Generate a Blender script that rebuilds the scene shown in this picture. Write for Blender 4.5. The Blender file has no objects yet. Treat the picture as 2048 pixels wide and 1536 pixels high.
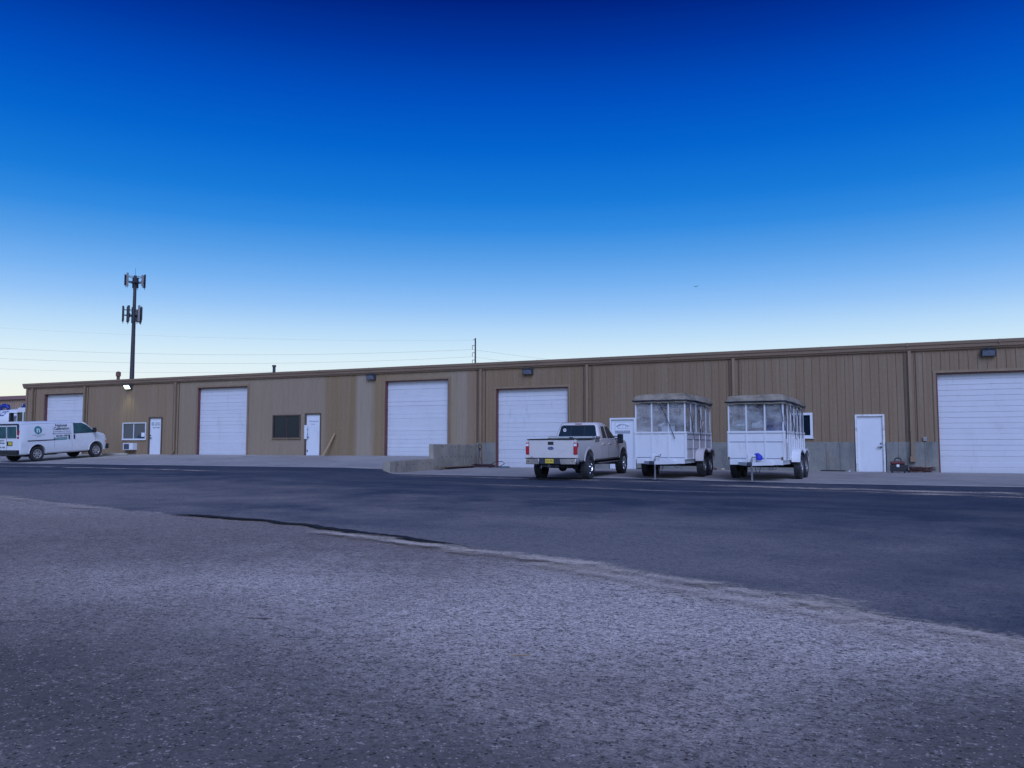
import bpy, bmesh, math, random
from mathutils import Vector, Matrix, noise
R = math.radians
random.seed(7)
SC = bpy.context.scene
COL = SC.collection

# ------------------------------------------------------------------ camera
cam_d = bpy.data.cameras.new("camera"); cam = bpy.data.objects.new("camera", cam_d); COL.objects.link(cam)
cam_d.sensor_width = 36.0; cam_d.lens = 36.0 * 1650 / 2048
cam_d.clip_start = 0.1; cam_d.clip_end = 3000
cam.location = (0, -34.8, 1.04)
cam.rotation_euler = (R(90) + math.atan(123 / 1650), 0, R(24.4))
SC.camera = cam

# ------------------------------------------------------------------ sky, sun, exposure
SUN_AZ = R(150)          # compass bearing of the light: behind the camera
SUN_EL = R(42)
W = bpy.data.worlds.new("World"); SC.world = W; W.use_nodes = True
nt = W.node_tree; nt.nodes.clear()
def N(t, typ, **kw):
    n = t.nodes.new(typ)
    for k, v in kw.items(): setattr(n, k, v)
    return n
def s2l(c):
    c /= 255.0
    return c / 12.92 if c <= 0.04045 else ((c + 0.055) / 1.055) ** 2.4
def lin(r, g, b): return (s2l(r), s2l(g), s2l(b), 1)
out = N(nt, 'ShaderNodeOutputWorld'); bg = N(nt, 'ShaderNodeBackground'); bg.inputs['Strength'].default_value = 0.1
tc = N(nt, 'ShaderNodeTexCoord'); sep = N(nt, 'ShaderNodeSeparateXYZ'); nt.links.new(tc.outputs['Generated'], sep.inputs[0])
asn = N(nt, 'ShaderNodeMath', operation='ARCSINE'); nt.links.new(sep.outputs['Z'], asn.inputs[0])
deg = N(nt, 'ShaderNodeMath', operation='MULTIPLY'); deg.inputs[1].default_value = 180 / math.pi / 60; nt.links.new(asn.outputs[0], deg.inputs[0])
ramp = N(nt, 'ShaderNodeValToRGB'); ramp.color_ramp.interpolation = 'LINEAR'
SKY = [(0.0, (242, 240, 220)), (3.2, (240, 245, 236)), (4.5, (229, 242, 246)), (6.0, (213, 236, 249)), (7.7, (184, 219, 249)), (9.4, (149, 196, 247)),
       (11.1, (117, 177, 241)), (12.9, (86, 158, 232)), (14.8, (50, 139, 225)), (16.8, (24, 122, 217)), (20.1, (4, 100, 206)),
       (23.3, (0, 79, 190)), (26.3, (0, 56, 162)), (29.2, (0, 34, 128)), (36, (2, 22, 104)), (60, (6, 22, 92))]
el = ramp.color_ramp.elements
while len(el) > 1: el.remove(el[-1])
el[0].position = 0; el[0].color = lin(*SKY[0][1])
for d, c in SKY[1:]:
    e = el.new(d / 60); e.color = lin(*c)
nt.links.new(deg.outputs[0], ramp.inputs[0])
x10 = N(nt, 'ShaderNodeVectorMath', operation='SCALE'); x10.inputs['Scale'].default_value = 10.0; nt.links.new(ramp.outputs['Color'], x10.inputs[0])
nish = N(nt, 'ShaderNodeTexSky', sky_type='NISHITA'); nish.sun_disc = False; nish.sun_elevation = SUN_EL; nish.sun_rotation = SUN_AZ
nish.air_density = 1.0; nish.ozone_density = 3.0
# the half of the sky behind the camera is the brighter, paler evening side
dot = N(nt, 'ShaderNodeVectorMath', operation='DOT_PRODUCT'); dot.inputs[1].default_value = (math.sin(SUN_AZ), math.cos(SUN_AZ), 0)
nt.links.new(tc.outputs['Generated'], dot.inputs[0])
mr = N(nt, 'ShaderNodeMapRange', interpolation_type='SMOOTHSTEP'); mr.inputs['From Min'].default_value = -0.1; mr.inputs['From Max'].default_value = 0.6
nt.links.new(dot.outputs['Value'], mr.inputs['Value'])
mx = N(nt, 'ShaderNodeMix', data_type='RGBA'); nt.links.new(mr.outputs[0], mx.inputs['Factor'])
nt.links.new(x10.outputs[0], mx.inputs['A']); tn = N(nt, 'ShaderNodeVectorMath', operation='MULTIPLY'); tn.inputs[1].default_value = (0.9, 1.05, 1.45); nt.links.new(nish.outputs[0], tn.inputs[0]); nt.links.new(tn.outputs[0], mx.inputs['B'])
nt.links.new(mx.outputs['Result'], bg.inputs['Color']); nt.links.new(bg.outputs[0], out.inputs[0])

sun_d = bpy.data.lights.new("sun", 'SUN'); sun = bpy.data.objects.new("sun", sun_d); COL.objects.link(sun)
sun_d.energy = 2.3; sun_d.angle = R(34); sun_d.color = (0.43, 0.545, 0.97)
sd = Vector((math.sin(SUN_AZ) * math.cos(SUN_EL), math.cos(SUN_AZ) * math.cos(SUN_EL), math.sin(SUN_EL)))
sun.rotation_euler = sd.to_track_quat('Z', 'Y').to_euler()
vs = SC.view_settings; vs.view_transform = 'Standard'; vs.look = 'None'; vs.gamma = 1; vs.use_curve_mapping = False
vs.exposure = 0.0

# ------------------------------------------------------------------ materials
def new_mat(name):
    m = bpy.data.materials.new(name); m.use_nodes = True
    t = m.node_tree; b = t.nodes['Principled BSDF']
    return m, t, b
def pm(name, col, rough=0.5, metal=0.0, var=0.12, scale=6.0, bump=0.0, stretch=(1, 1, 1), spec=0.5, coat=0.0, dirt=None, dirt_amt=0.0):
    """plain procedural surface: base colour broken up by two scales of noise"""
    m, t, b = new_mat(name)
    tcn = N(t, 'ShaderNodeTexCoord'); mp = N(t, 'ShaderNodeMapping'); mp.inputs['Scale'].default_value = stretch
    t.links.new(tcn.outputs['Object'], mp.inputs[0])
    nz = N(t, 'ShaderNodeTexNoise'); nz.inputs['Scale'].default_value = scale; nz.inputs['Detail'].default_value = 6; nz.inputs['Roughness'].default_value = 0.65
    t.links.new(mp.outputs[0], nz.inputs['Vector'])
    mrn = N(t, 'ShaderNodeMapRange'); mrn.inputs['From Min'].default_value = 0.3; mrn.inputs['From Max'].default_value = 0.7
    mrn.inputs['To Min'].default_value = 1 - var; mrn.inputs['To Max'].default_value = 1 + var
    t.links.new(nz.outputs['Fac'], mrn.inputs['Value'])
    sc = N(t, 'ShaderNodeVectorMath', operation='SCALE'); sc.inputs[0].default_value = col[:3]; t.links.new(mrn.outputs[0], sc.inputs['Scale'])
    last = sc.outputs[0]
    if dirt:
        n2 = N(t, 'ShaderNodeTexNoise'); n2.inputs['Scale'].default_value = scale * 0.45; n2.inputs['Detail'].default_value = 8; n2.inputs['Roughness'].default_value = 0.75
        t.links.new(mp.outputs[0], n2.inputs['Vector'])
        m2 = N(t, 'ShaderNodeMapRange'); m2.inputs['From Min'].default_value = 0.52; m2.inputs['From Max'].default_value = 0.72; m2.inputs['To Max'].default_value = dirt_amt
        t.links.new(n2.outputs['Fac'], m2.inputs['Value'])
        mm = N(t, 'ShaderNodeMix', data_type='RGBA'); mm.inputs['B'].default_value = (*dirt, 1)
        t.links.new(m2.outputs[0], mm.inputs['Factor']); t.links.new(last, mm.inputs['A']); last = mm.outputs['Result']
    t.links.new(last, b.inputs['Base Color'])
    b.inputs['Roughness'].default_value = rough; b.inputs['Metallic'].default_value = metal
    b.inputs['Specular IOR Level'].default_value = spec; b.inputs['Coat Weight'].default_value = coat
    if bump:
        bp = N(t, 'ShaderNodeBump'); bp.inputs['Strength'].default_value = bump; bp.inputs['Distance'].default_value = 0.01
        t.links.new(nz.outputs['Fac'], bp.inputs['Height']); t.links.new(bp.outputs[0], b.inputs['Normal'])
    return m

def world_pos(t):
    return N(t, 'ShaderNodeNewGeometry').outputs['Position']
def tnoise(t, vec, scale, detail=4, rough=0.6, stretch=None):
    if stretch:
        mp = N(t, 'ShaderNodeMapping'); mp.inputs['Scale'].default_value = stretch; t.links.new(vec, mp.inputs[0]); vec = mp.outputs[0]
    n = N(t, 'ShaderNodeTexNoise'); n.inputs['Scale'].default_value = scale; n.inputs['Detail'].default_value = detail; n.inputs['Roughness'].default_value = rough
    t.links.new(vec, n.inputs['Vector']); return n.outputs['Fac']
def tmap(t, val, a, b, c=0.0, d=1.0):
    n = N(t, 'ShaderNodeMapRange'); n.inputs['From Min'].default_value = a; n.inputs['From Max'].default_value = b
    n.inputs['To Min'].default_value = c; n.inputs['To Max'].default_value = d; t.links.new(val, n.inputs['Value']); return n.outputs[0]
def tmix(t, fac, a, b):
    n = N(t, 'ShaderNodeMix', data_type='RGBA')
    for s, v in (('Factor', fac), ('A', a), ('B', b)):
        if isinstance(v, (tuple, list)): n.inputs[s].default_value = (*v[:3], 1)
        elif isinstance(v, (int, float)): n.inputs[s].default_value = v
        else: t.links.new(v, n.inputs[s])
    return n.outputs['Result']
def tmul(t, a, b):
    n = N(t, 'ShaderNodeMath', operation='MULTIPLY')
    for i, v in enumerate((a, b)):
        if isinstance(v, (int, float)): n.inputs[i].default_value = v
        else: t.links.new(v, n.inputs[i])
    return n.outputs[0]
def tvor(t, vec, scale, feature='F1', outp='Distance', stretch=None):
    n = N(t, 'ShaderNodeTexVoronoi', feature=feature); n.inputs['Scale'].default_value = scale
    t.links.new(vec, n.inputs['Vector']); return n.outputs[outp]

def asphalt(name, base, light, dark, chip_amt, patch, stretch, dust=None, fields=()):
    m, t, b = new_mat(name); P = world_pos(t)
    c = tmix(t, tmap(t, tnoise(t, P, patch, 5, 0.6, stretch), 0.36, 0.64), dark, base)
    c = tmix(t, tmap(t, tnoise(t, P, 1.1, 6, 0.7), 0.42, 0.7, 0, 0.55), c, light)
    # broad fields: settled dust, plus painted bright centre and vignette on the old ground
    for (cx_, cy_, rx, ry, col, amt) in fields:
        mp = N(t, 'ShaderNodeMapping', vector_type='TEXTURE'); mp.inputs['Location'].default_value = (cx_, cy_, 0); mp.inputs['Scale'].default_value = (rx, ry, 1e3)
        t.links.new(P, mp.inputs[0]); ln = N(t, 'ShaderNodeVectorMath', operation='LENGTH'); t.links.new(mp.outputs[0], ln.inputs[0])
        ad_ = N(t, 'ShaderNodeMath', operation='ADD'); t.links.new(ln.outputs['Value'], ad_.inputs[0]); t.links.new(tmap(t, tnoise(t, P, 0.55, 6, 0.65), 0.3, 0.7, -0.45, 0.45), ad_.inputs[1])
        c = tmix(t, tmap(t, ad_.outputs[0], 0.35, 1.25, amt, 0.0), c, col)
    # fine grit, then crushed stone: scattered cells become dark pits or pale chips
    fine = tnoise(t, P, 42, 6, 0.85, (.75, 1, 1))
    c = tmix(t, tmap(t, fine, 0.45, 0.55, 0, 0.70 * chip_amt), c, tuple(x * 0.55 for x in dark))
    mid = tnoise(t, P, 9, 5, 0.7)
    c = tmix(t, tmap(t, mid, 0.46, 0.68, 0, 0.45 * chip_amt), c, tuple(x * 0.55 for x in dark))
    coarse = tnoise(t, P, 17, 3, 0.9, (.7, 1, 1))
    c = tmix(t, tmap(t, coarse, 0.55, 0.61, 0, 0.8 * chip_amt), c, tuple(x * 0.4 for x in dark))
    c = tmix(t, tmap(t, coarse, 0.40, 0.34, 0, 0.55 * chip_amt), c, tuple(min(.85, x * 1.4) for x in light))
    cs = None
    for (scl, jit, pit, pitv, chip, chipv) in ((75, 1, 0.74, 0.26, 0.93, 1.25), (38, 1, 0.85, 0.10, 0.975, 1.5)):
        cell = N(t, 'ShaderNodeTexVoronoi'); cell.inputs['Scale'].default_value = scl; cell.inputs['Randomness'].default_value = jit
        dv = N(t, 'ShaderNodeVectorMath', operation='ADD'); wn = N(t, 'ShaderNodeTexNoise'); wn.inputs['Scale'].default_value = scl * .9; wn.inputs['Detail'].default_value = 2
        ws_ = N(t, 'ShaderNodeVectorMath', operation='SCALE'); ws_.inputs['Scale'].default_value = 0.9 / scl; t.links.new(P, wn.inputs['Vector']); t.links.new(wn.outputs['Color'], ws_.inputs[0])
        t.links.new(P, dv.inputs[0]); t.links.new(ws_.outputs[0], dv.inputs[1]); t.links.new(dv.outputs[0], cell.inputs['Vector'])
        cc = N(t, 'ShaderNodeSeparateColor'); t.links.new(cell.outputs['Color'], cc.inputs[0]); cs = cs or cc
        core = tmap(t, cell.outputs['Distance'], 0.52, 0.30)
        c = tmix(t, tmul(t, core, tmap(t, cc.outputs[1], pit, pit + .06, 0, 0.9 * chip_amt)), c, tuple(x * pitv for x in dark))
        c = tmix(t, tmul(t, core, tmap(t, cc.outputs[0], chip, chip + .03, 0, 0.85 * chip_amt)), c, tuple(min(.8, x * chipv) for x in light))
    if dust:
        for (sc, st, lo, hi, amt) in dust:
            c = tmix(t, tmap(t, tnoise(t, P, sc, 6, 0.65, st), lo, hi, 0, amt), c, (0.36, 0.31, 0.26))
    t.links.new(c, b.inputs['Base Color']); b.inputs['Roughness'].default_value = 0.9; b.inputs['Specular IOR Level'].default_value = 0.25
    bp = N(t, 'ShaderNodeBump'); bp.inputs['Strength'].default_value = 0.9; bp.inputs['Distance'].default_value = 0.012
    ad = N(t, 'ShaderNodeMath', operation='ADD'); t.links.new(fine, ad.inputs[0]); t.links.new(cs.outputs[0], ad.inputs[1])
    t.links.new(ad.outputs[0], bp.inputs['Height']); t.links.new(bp.outputs[0], b.inputs['Normal'])
    return m
M = {}
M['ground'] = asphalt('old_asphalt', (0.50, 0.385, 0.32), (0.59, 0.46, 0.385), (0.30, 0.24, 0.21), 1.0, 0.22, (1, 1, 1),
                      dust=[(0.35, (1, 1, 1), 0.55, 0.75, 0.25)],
                      fields=[(-2.0, -27.6, 5.6, 2.9, (1.0, 0.83, 0.70), 1.0), (-20, -21.5, 9, 2.4, (0.72, 0.59, 0.50), 0.8), (-5.2, -31.4, 3.2, 1.9, (0.115, 0.098, 0.088), 0.88), (1.3, -30.0, 2.0, 1.5, (0.13, 0.11, 0.10), 0.88), (-1.5, -31.9, 2.6, 1.25, (0.15, 0.128, 0.115), 0.85)])  # pale dust fields, boosted to paint the bright centre; dark ones paint the vignette
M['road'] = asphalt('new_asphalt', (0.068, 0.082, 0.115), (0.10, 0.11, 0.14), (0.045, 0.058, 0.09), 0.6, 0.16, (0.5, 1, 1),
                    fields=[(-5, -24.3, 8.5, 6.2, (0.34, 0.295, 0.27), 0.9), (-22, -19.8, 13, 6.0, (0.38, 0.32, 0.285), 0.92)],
                    dust=[(0.5, (0.3, 1.1, 1), 0.50, 0.74, 0.28), (1.6, (0.12, 1, 1), 0.60, 0.78, 0.26), (0.22, (0.7, 1, 1), 0.5, 0.72, 0.18)])
M['lip'] = asphalt('broken_lip', (0.030, 0.030, 0.036), (0.07, 0.068, 0.07), (0.015, 0.016, 0.02), 0.6, 0.6, (1, 1, 1))
def concrete(name, base, dark, light, patch=0.5):
    m, t, b = new_mat(name); P = world_pos(t)
    c = tmix(t, tmap(t, tnoise(t, P, patch, 6, 0.65), 0.35, 0.65), dark, base)
    c = tmix(t, tmap(t, tnoise(t, P, 3.0, 6, 0.7), 0.5, 0.75, 0, 0.6), c, light)
    c = tmix(t, tmap(t, tnoise(t, P, 0.9, 7, 0.7, (0.5, 1.6, 1)), 0.58, 0.68, 0, 0.75), c, tuple(x * 0.35 for x in dark))
    c = tmix(t, tmap(t, tnoise(t, P, 40, 3, 0.7), 0.45, 0.7, 0, 0.35), c, tuple(x * 0.6 for x in dark))
    t.links.new(c, b.inputs['Base Color']); b.inputs['Roughness'].default_value = 0.9; b.inputs['Specular IOR Level'].default_value = 0.25
    bp = N(t, 'ShaderNodeBump'); bp.inputs['Strength'].default_value = 0.3; bp.inputs['Distance'].default_value = 0.006
    t.links.new(tnoise(t, P, 25, 5, 0.7), bp.inputs['Height']); t.links.new(bp.outputs[0], b.inputs['Normal'])
    return m
M['apron'] = concrete('apron_concrete', (0.37, 0.33, 0.30), (0.27, 0.245, 0.23), (0.44, 0.40, 0.36))
M['pad'] = concrete('pad_concrete', (0.40, 0.36, 0.325), (0.30, 0.272, 0.25), (0.48, 0.435, 0.39), 0.3)
def wall_concrete(name, base, dark, rust, streak=.75):
    m, t, b = new_mat(name); P = world_pos(t)
    c = tmix(t, tmap(t, tnoise(t, P, 0.9, 6, 0.65), 0.38, 0.62), dark, base)
    c = tmix(t, tmap(t, tnoise(t, P, 2.2, 6, 0.7, (1, 1, 0.18)), 0.52, 0.7, 0, streak), c, tuple(x * 0.5 for x in dark))
    c = tmix(t, tmap(t, tnoise(t, P, 1.3, 5, 0.6), 0.56, 0.75, 0, 0.6), c, rust)
    c = tmix(t, tmap(t, tnoise(t, P, 30, 4, 0.7), 0.5, 0.75, 0, 0.4), c, tuple(x * 0.5 for x in dark))
    t.links.new(c, b.inputs['Base Color']); b.inputs['Roughness'].default_value = 0.92; b.inputs['Specular IOR Level'].default_value = 0.2
    bp = N(t, 'ShaderNodeBump'); bp.inputs['Strength'].default_value = 0.8; bp.inputs['Distance'].default_value = 0.015
    t.links.new(tnoise(t, P, 14, 6, 0.7), bp.inputs['Height']); t.links.new(bp.outputs[0], b.inputs['Normal'])
    return m
M['stem'] = wall_concrete('stem_concrete', (0.27, 0.26, 0.225), (0.19, 0.19, 0.175), (0.30, 0.22, 0.16))
M['wing'] = wall_concrete('wing_concrete', (0.37, 0.325, 0.255), (0.26, 0.232, 0.19), (0.32, 0.225, 0.16), .65)
def siding_mat():
    m, t, b = new_mat('weathered_siding'); P = world_pos(t)
    sx = N(t, 'ShaderNodeSeparateXYZ'); t.links.new(P, sx.inputs[0])
    fr = tmap(t, sx.outputs['X'], -50, 12)
    cr = N(t, 'ShaderNodeValToRGB'); ce = cr.color_ramp.elements
    # chalked (greyer) and still tan sheets along the wall
    seq = [(-50, (0.315, 0.211, 0.122)), (-37.0, (0.310, 0.211, 0.122)), (-36.2, (0.340, 0.250, 0.161)), (-30, (0.346, 0.256, 0.168)), (-27, (0.346, 0.259, 0.175)),
           (-26.35, (0.346, 0.256, 0.171)), (-26.25, (0.294, 0.197, 0.104)), (-24.5, (0.289, 0.192, 0.102)), (-24.42, (0.387, 0.306, 0.222)), (-23.5, (0.383, 0.301, 0.220)),
           (-23.42, (0.310, 0.206, 0.109)), (-22.6, (0.310, 0.206, 0.109)), (-19.1, (0.340, 0.253, 0.156)), (-18.15, (0.383, 0.301, 0.222)), (-18.05, (0.327, 0.224, 0.140)), (-16.9, (0.285, 0.186, 0.100)),
           (-12.5, (0.268, 0.177, 0.100)), (-5, (0.275, 0.186, 0.109)), (3, (0.285, 0.192, 0.115)), (12, (0.289, 0.197, 0.115))]
    while len(ce) > 1: ce.remove(ce[-1])
    ce[0].position = 0; ce[0].color = (*[v * .84 for v in seq[0][1]], 1)
    for x, c in seq[1:]:
        e = ce.new((x + 50) / 62); e.color = (*[v * .84 for v in c], 1)
    t.links.new(fr, cr.inputs[0])
    c = cr.outputs['Color']
    # chalky vertical streaks and per-sheet tone
    c = tmix(t, tmap(t, tnoise(t, P, 2.6, 5, 0.7, (1, 0, 0.05)), 0.44, 0.72, 0, 0.32), c, (0.34, 0.275, 0.20))
    c = tmix(t, tmap(t, tnoise(t, P, 5.5, 6, 0.75, (1, 0, 0.10)), 0.50, 0.74, 0, 0.30), c, (0.16, 0.115, 0.08))
    c = tmix(t, tmap(t, tnoise(t, P, 9, 6, 0.8), 0.5, 0.75, 0, 0.3), c, (0.36, 0.31, 0.27))
    t.links.new(c, b.inputs['Base Color']); b.inputs['Roughness'].default_value = 0.75; b.inputs['Specular IOR Level'].default_value = 0.25
    return m
M['siding'] = siding_mat()
M['joint'] = pm('base_joint_concrete', (0.12, 0.118, 0.11), 0.9)  # darker concrete of the cold joints
M['trim'] = pm('tan_trim', (0.25, 0.168, 0.10), 0.6, var=0.15, scale=3, stretch=(1, 1, .3))
M['eave'] = pm('eave_trim', (0.235, 0.156, 0.098), 0.6, var=0.18, scale=1.5, stretch=(.3, 1, 3))
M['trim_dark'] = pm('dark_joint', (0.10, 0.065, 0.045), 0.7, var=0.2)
M['jamb'] = pm('oxide_red_jamb', (0.13, 0.045, 0.042), 0.6, var=0.2, scale=4)
M['roof'] = pm('roof_sheet', (0.35, 0.31, 0.27), 0.5, var=0.1)
def white_dirty(name, col, streak, amt):
    m, t, b = new_mat(name); P = world_pos(t)
    c = tmix(t, tmap(t, tnoise(t, P, 1.2, 6, 0.7), 0.45, 0.75, 0, 0.5), col, tuple(x * 0.86 for x in col))
    c = tmix(t, tmap(t, tnoise(t, P, 3, 6, 0.75, (1, 1, 0.25)), 0.55, 0.78, 0, amt), c, streak)
    c = tmix(t, tmap(t, tnoise(t, P, 26, 4, 0.7), 0.55, 0.8, 0, 0.25), c, tuple(x * 0.7 for x in col))
    t.links.new(c, b.inputs['Base Color']); b.inputs['Roughness'].default_value = 0.5; b.inputs['Specular IOR Level'].default_value = 0.35
    return m
M['rolldoor'] = white_dirty('roll_door_white', (0.63, 0.63, 0.645), (0.38, 0.36, 0.35), 0.55)
M['door'] = white_dirty('door_white', (0.70, 0.71, 0.73), (0.46, 0.43, 0.40), 0.35)
M['van'] = pm('van_white', (0.78, 0.78, 0.78), 0.28, var=0.03, coat=0.4, dirt=(0.5, 0.46, 0.42), dirt_amt=0.25)
M['truck'] = pm('truck_pearl', (0.63, 0.58, 0.545), 0.3, metal=0.0, var=0.03, coat=0.6, dirt=(0.42, 0.37, 0.33), dirt_amt=0.3)
M['trailer'] = white_dirty('trailer_white', (0.69, 0.69, 0.70), (0.46, 0.41, 0.38), 0.55)
M['trailer_dirty'] = white_dirty('trailer_side_white', (0.62, 0.57, 0.56), (0.42, 0.34, 0.30), 0.7)
M['rubber'] = pm('rubber', (0.028, 0.029, 0.033), 0.8, var=0.3, scale=10, dirt=(0.10, 0.09, 0.085), dirt_amt=0.5)
M['black'] = pm('black_plastic', (0.018, 0.018, 0.022), 0.5, var=0.2)
M['under'] = pm('chassis', (0.022, 0.021, 0.023), 0.8, var=0.3)
M['chrome'] = pm('chrome', (0.75, 0.75, 0.76), 0.16, metal=1.0, var=0.05)
M['alloy'] = pm('alloy', (0.58, 0.56, 0.54), 0.35, metal=0.8, var=0.1)
M['alu'] = pm('aluminium', (0.72, 0.71, 0.70), 0.3, metal=0.9, var=0.1)
M['galv'] = pm('galvanised', (0.30, 0.29, 0.30), 0.5, metal=0.7, var=0.2)
M['steel_dark'] = pm('dark_steel', (0.045, 0.05, 0.065), 0.55, metal=0.3, var=0.2)
M['tower'] = pm('tower_steel', (0.06, 0.058, 0.065), 0.7, metal=0.2, var=0.15)
M['antenna'] = pm('antenna_panel', (0.22, 0.20, 0.20), 0.6, var=0.1)
M['antenna_dark'] = pm('antenna_mount', (0.035, 0.04, 0.05), 0.7, var=0.1)
def canvas_mat():
    m, t, b = new_mat('weathered_canvas'); P = N(t, 'ShaderNodeTexCoord').outputs['Object']
    c = tmix(t, tmap(t, tnoise(t, P, 1.6, 6, 0.7, (1, .6, 1.4)), 0.38, 0.62), (0.19, 0.16, 0.125), (0.37, 0.31, 0.24))
    c = tmix(t, tmap(t, tnoise(t, P, 7, 6, 0.75), 0.55, 0.75, 0, 0.5), c, (0.16, 0.135, 0.11))
    rt = N(t, 'ShaderNodeMapping'); rt.inputs['Rotation'].default_value = (R(38), R(30), R(20)); rt.inputs['Scale'].default_value = (.8, .8, 3.2); t.links.new(P, rt.inputs[0])
    fold = tnoise(t, rt.outputs[0], 1.1, 2, 0.4)
    t.links.new(c, b.inputs['Base Color']); b.inputs['Roughness'].default_value = 0.9; b.inputs['Specular IOR Level'].default_value = 0.15
    bp = N(t, 'ShaderNodeBump'); bp.inputs['Strength'].default_value = .9; bp.inputs['Distance'].default_value = 0.10
    t.links.new(fold, bp.inputs['Height']); t.links.new(bp.outputs[0], b.inputs['Normal'])
    return m
M['canvas'] = canvas_mat()
M['strap'] = pm('strap', (0.02, 0.022, 0.035), 0.7)
M['blue_tarp'] = pm('blue_tarp', (0.012, 0.03, 0.42), 0.6, var=0.25)
M['blue_drum'] = pm('blue_hose', (0.01, 0.03, 0.22), 0.5, var=0.2)
M['red_paint'] = pm('red_paint', (0.11, 0.016, 0.018), 0.5, var=0.2)
M['red_lens'] = pm('red_lens', (0.42, 0.012, 0.02), 0.15, var=0.05, coat=1.0)
M['white_lens'] = pm('white_lens', (0.8, 0.78, 0.8), 0.15, var=0.05, coat=1.0)
M['amber'] = pm('amber_lens', (0.5, 0.2, 0.1), 0.2)
M['yellow'] = pm('plate_yellow', (0.60, 0.47, 0.05), 0.5, var=0.1, scale=20)
M['plate_red'] = pm('plate_red', (0.32, 0.07, 0.05), 0.5)
M['teal'] = pm('teal_print', (0.02, 0.22, 0.22), 0.4, var=0.05)
M['ink'] = pm('dark_print', (0.02, 0.025, 0.05), 0.5, var=0.05)
M['ink_grey'] = pm('grey_print', (0.18, 0.20, 0.28), 0.5, var=0.05)
M['ink_blue'] = pm('blue_print', (0.02, 0.06, 0.22), 0.5, var=0.05)
M['ink_red'] = pm('red_print', (0.35, 0.04, 0.06), 0.5, var=0.05)
M['white_print'] = pm('white_print', (0.78, 0.78, 0.78), 0.5, var=0.03)
M['wood'] = pm('raw_wood', (0.36, 0.24, 0.13), 0.8, var=0.3, scale=8, stretch=(6, 6, 1))
M['wood_grey'] = pm('grey_wood', (0.17, 0.12, 0.08), 0.85, var=0.35, scale=5, stretch=(4, 1, 4))
M['hose'] = pm('hose_rubber', (0.06, 0.03, 0.035), 0.6, var=0.2)
M['hose_teal'] = pm('hose_teal', (0.02, 0.12, 0.15), 0.6, var=0.2)
M['cord'] = pm('cord_rust', (0.085, 0.038, 0.032), 0.7, var=0.3)
M['card'] = pm('cardboard', (0.40, 0.32, 0.25), 0.85, var=0.15)
M['card_white'] = pm('white_carton', (0.62, 0.62, 0.62), 0.8, var=0.1)
M['green_bin'] = pm('green_plastic', (0.08, 0.22, 0.13), 0.6, var=0.1)
M['rust'] = pm('rusty_steel', (0.16, 0.075, 0.05), 0.8, var=0.4, scale=8)
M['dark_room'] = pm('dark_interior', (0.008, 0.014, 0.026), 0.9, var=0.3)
M['window_backing'] = pm('window_blind', (0.05, 0.10, 0.16), 0.8, var=0.3, scale=2)
M['bird'] = pm('bird_feathers', (0.02, 0.02, 0.025), 0.8)
M['stop'] = concrete('stop_concrete', (0.42, 0.38, 0.31), (0.33, 0.30, 0.26), (0.48, 0.44, 0.37), 2)
M['siding2'] = pm('far_siding', (0.34, 0.235, 0.165), 0.7, var=0.12, scale=1.2, stretch=(1, 1, .1))
M['eave2'] = pm('far_eave', (0.24, 0.13, 0.12), 0.7, var=0.1)
def glass_mat(name, tint, alpha, rough=0.05, spec=.5):
    m, t, b = new_mat(name); b.inputs['Base Color'].default_value = (*tint, 1); b.inputs['Roughness'].default_value = rough
    b.inputs['Specular IOR Level'].default_value = spec
    tr = N(t, 'ShaderNodeBsdfTransparent'); tr.inputs[0].default_value = (0.55, 0.62, 0.62, 1)
    ms = N(t, 'ShaderNodeMixShader'); ms.inputs[0].default_value = alpha
    o = t.nodes['Material Output']; t.links.new(tr.outputs[0], ms.inputs[1]); t.links.new(b.outputs[0], ms.inputs[2]); t.links.new(ms.outputs[0], o.inputs[0])
    return m
M['glass'] = glass_mat('window_glass', (0.008, 0.02, 0.034), 0.75)
M['glass_blue'] = glass_mat('office_glass', (0.05, 0.085, 0.125), 0.7, spec=.9)
M['car_glass'] = pm('tinted_glass', (0.012, 0.022, 0.032), 0.08, var=0.3, scale=2, spec=0.3)
M['van_glass'] = pm('green_tinted_glass', (0.04, 0.105, 0.11), 0.08, var=0.45, scale=2.2, spec=0.4)
def vinyl():
    m, t, b = new_mat('clear_vinyl'); tcn = N(t, 'ShaderNodeTexCoord'); P = tcn.outputs['Object']
    f = tnoise(t, P, 1.9, 3, 0.5, (1, 1, 1.5)); g = tnoise(t, P, 3.0, 4, 0.6, (1, 1, 1.6))
    b.inputs['Base Color'].default_value = (0.58, 0.58, 0.60, 1); b.inputs['Roughness'].default_value = 0.12; b.inputs['Specular IOR Level'].default_value = 0.8
    tr = N(t, 'ShaderNodeBsdfTransparent'); tr.inputs[0].default_value = (0.88, 0.92, 0.95, 1)
    ad = N(t, 'ShaderNodeMath', operation='ADD'); t.links.new(tmap(t, f, 0.36, 0.64, 0.15, 0.50), ad.inputs[0]); t.links.new(tmap(t, g, 0.56, 0.72, 0.0, 0.3), ad.inputs[1])
    ms = N(t, 'ShaderNodeMixShader'); t.links.new(ad.outputs[0], ms.inputs[0])
    bp = N(t, 'ShaderNodeBump'); bp.inputs['Strength'].default_value = 0.7; bp.inputs['Distance'].default_value = 0.05
    t.links.new(f, bp.inputs['Height']); t.links.new(bp.outputs[0], b.inputs['Normal'])
    o = t.nodes['Material Output']; t.links.new(tr.outputs[0], ms.inputs[1]); t.links.new(b.outputs[0], ms.inputs[2]); t.links.new(ms.outputs[0], o.inputs[0])
    return m
M['vinyl'] = vinyl()
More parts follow.
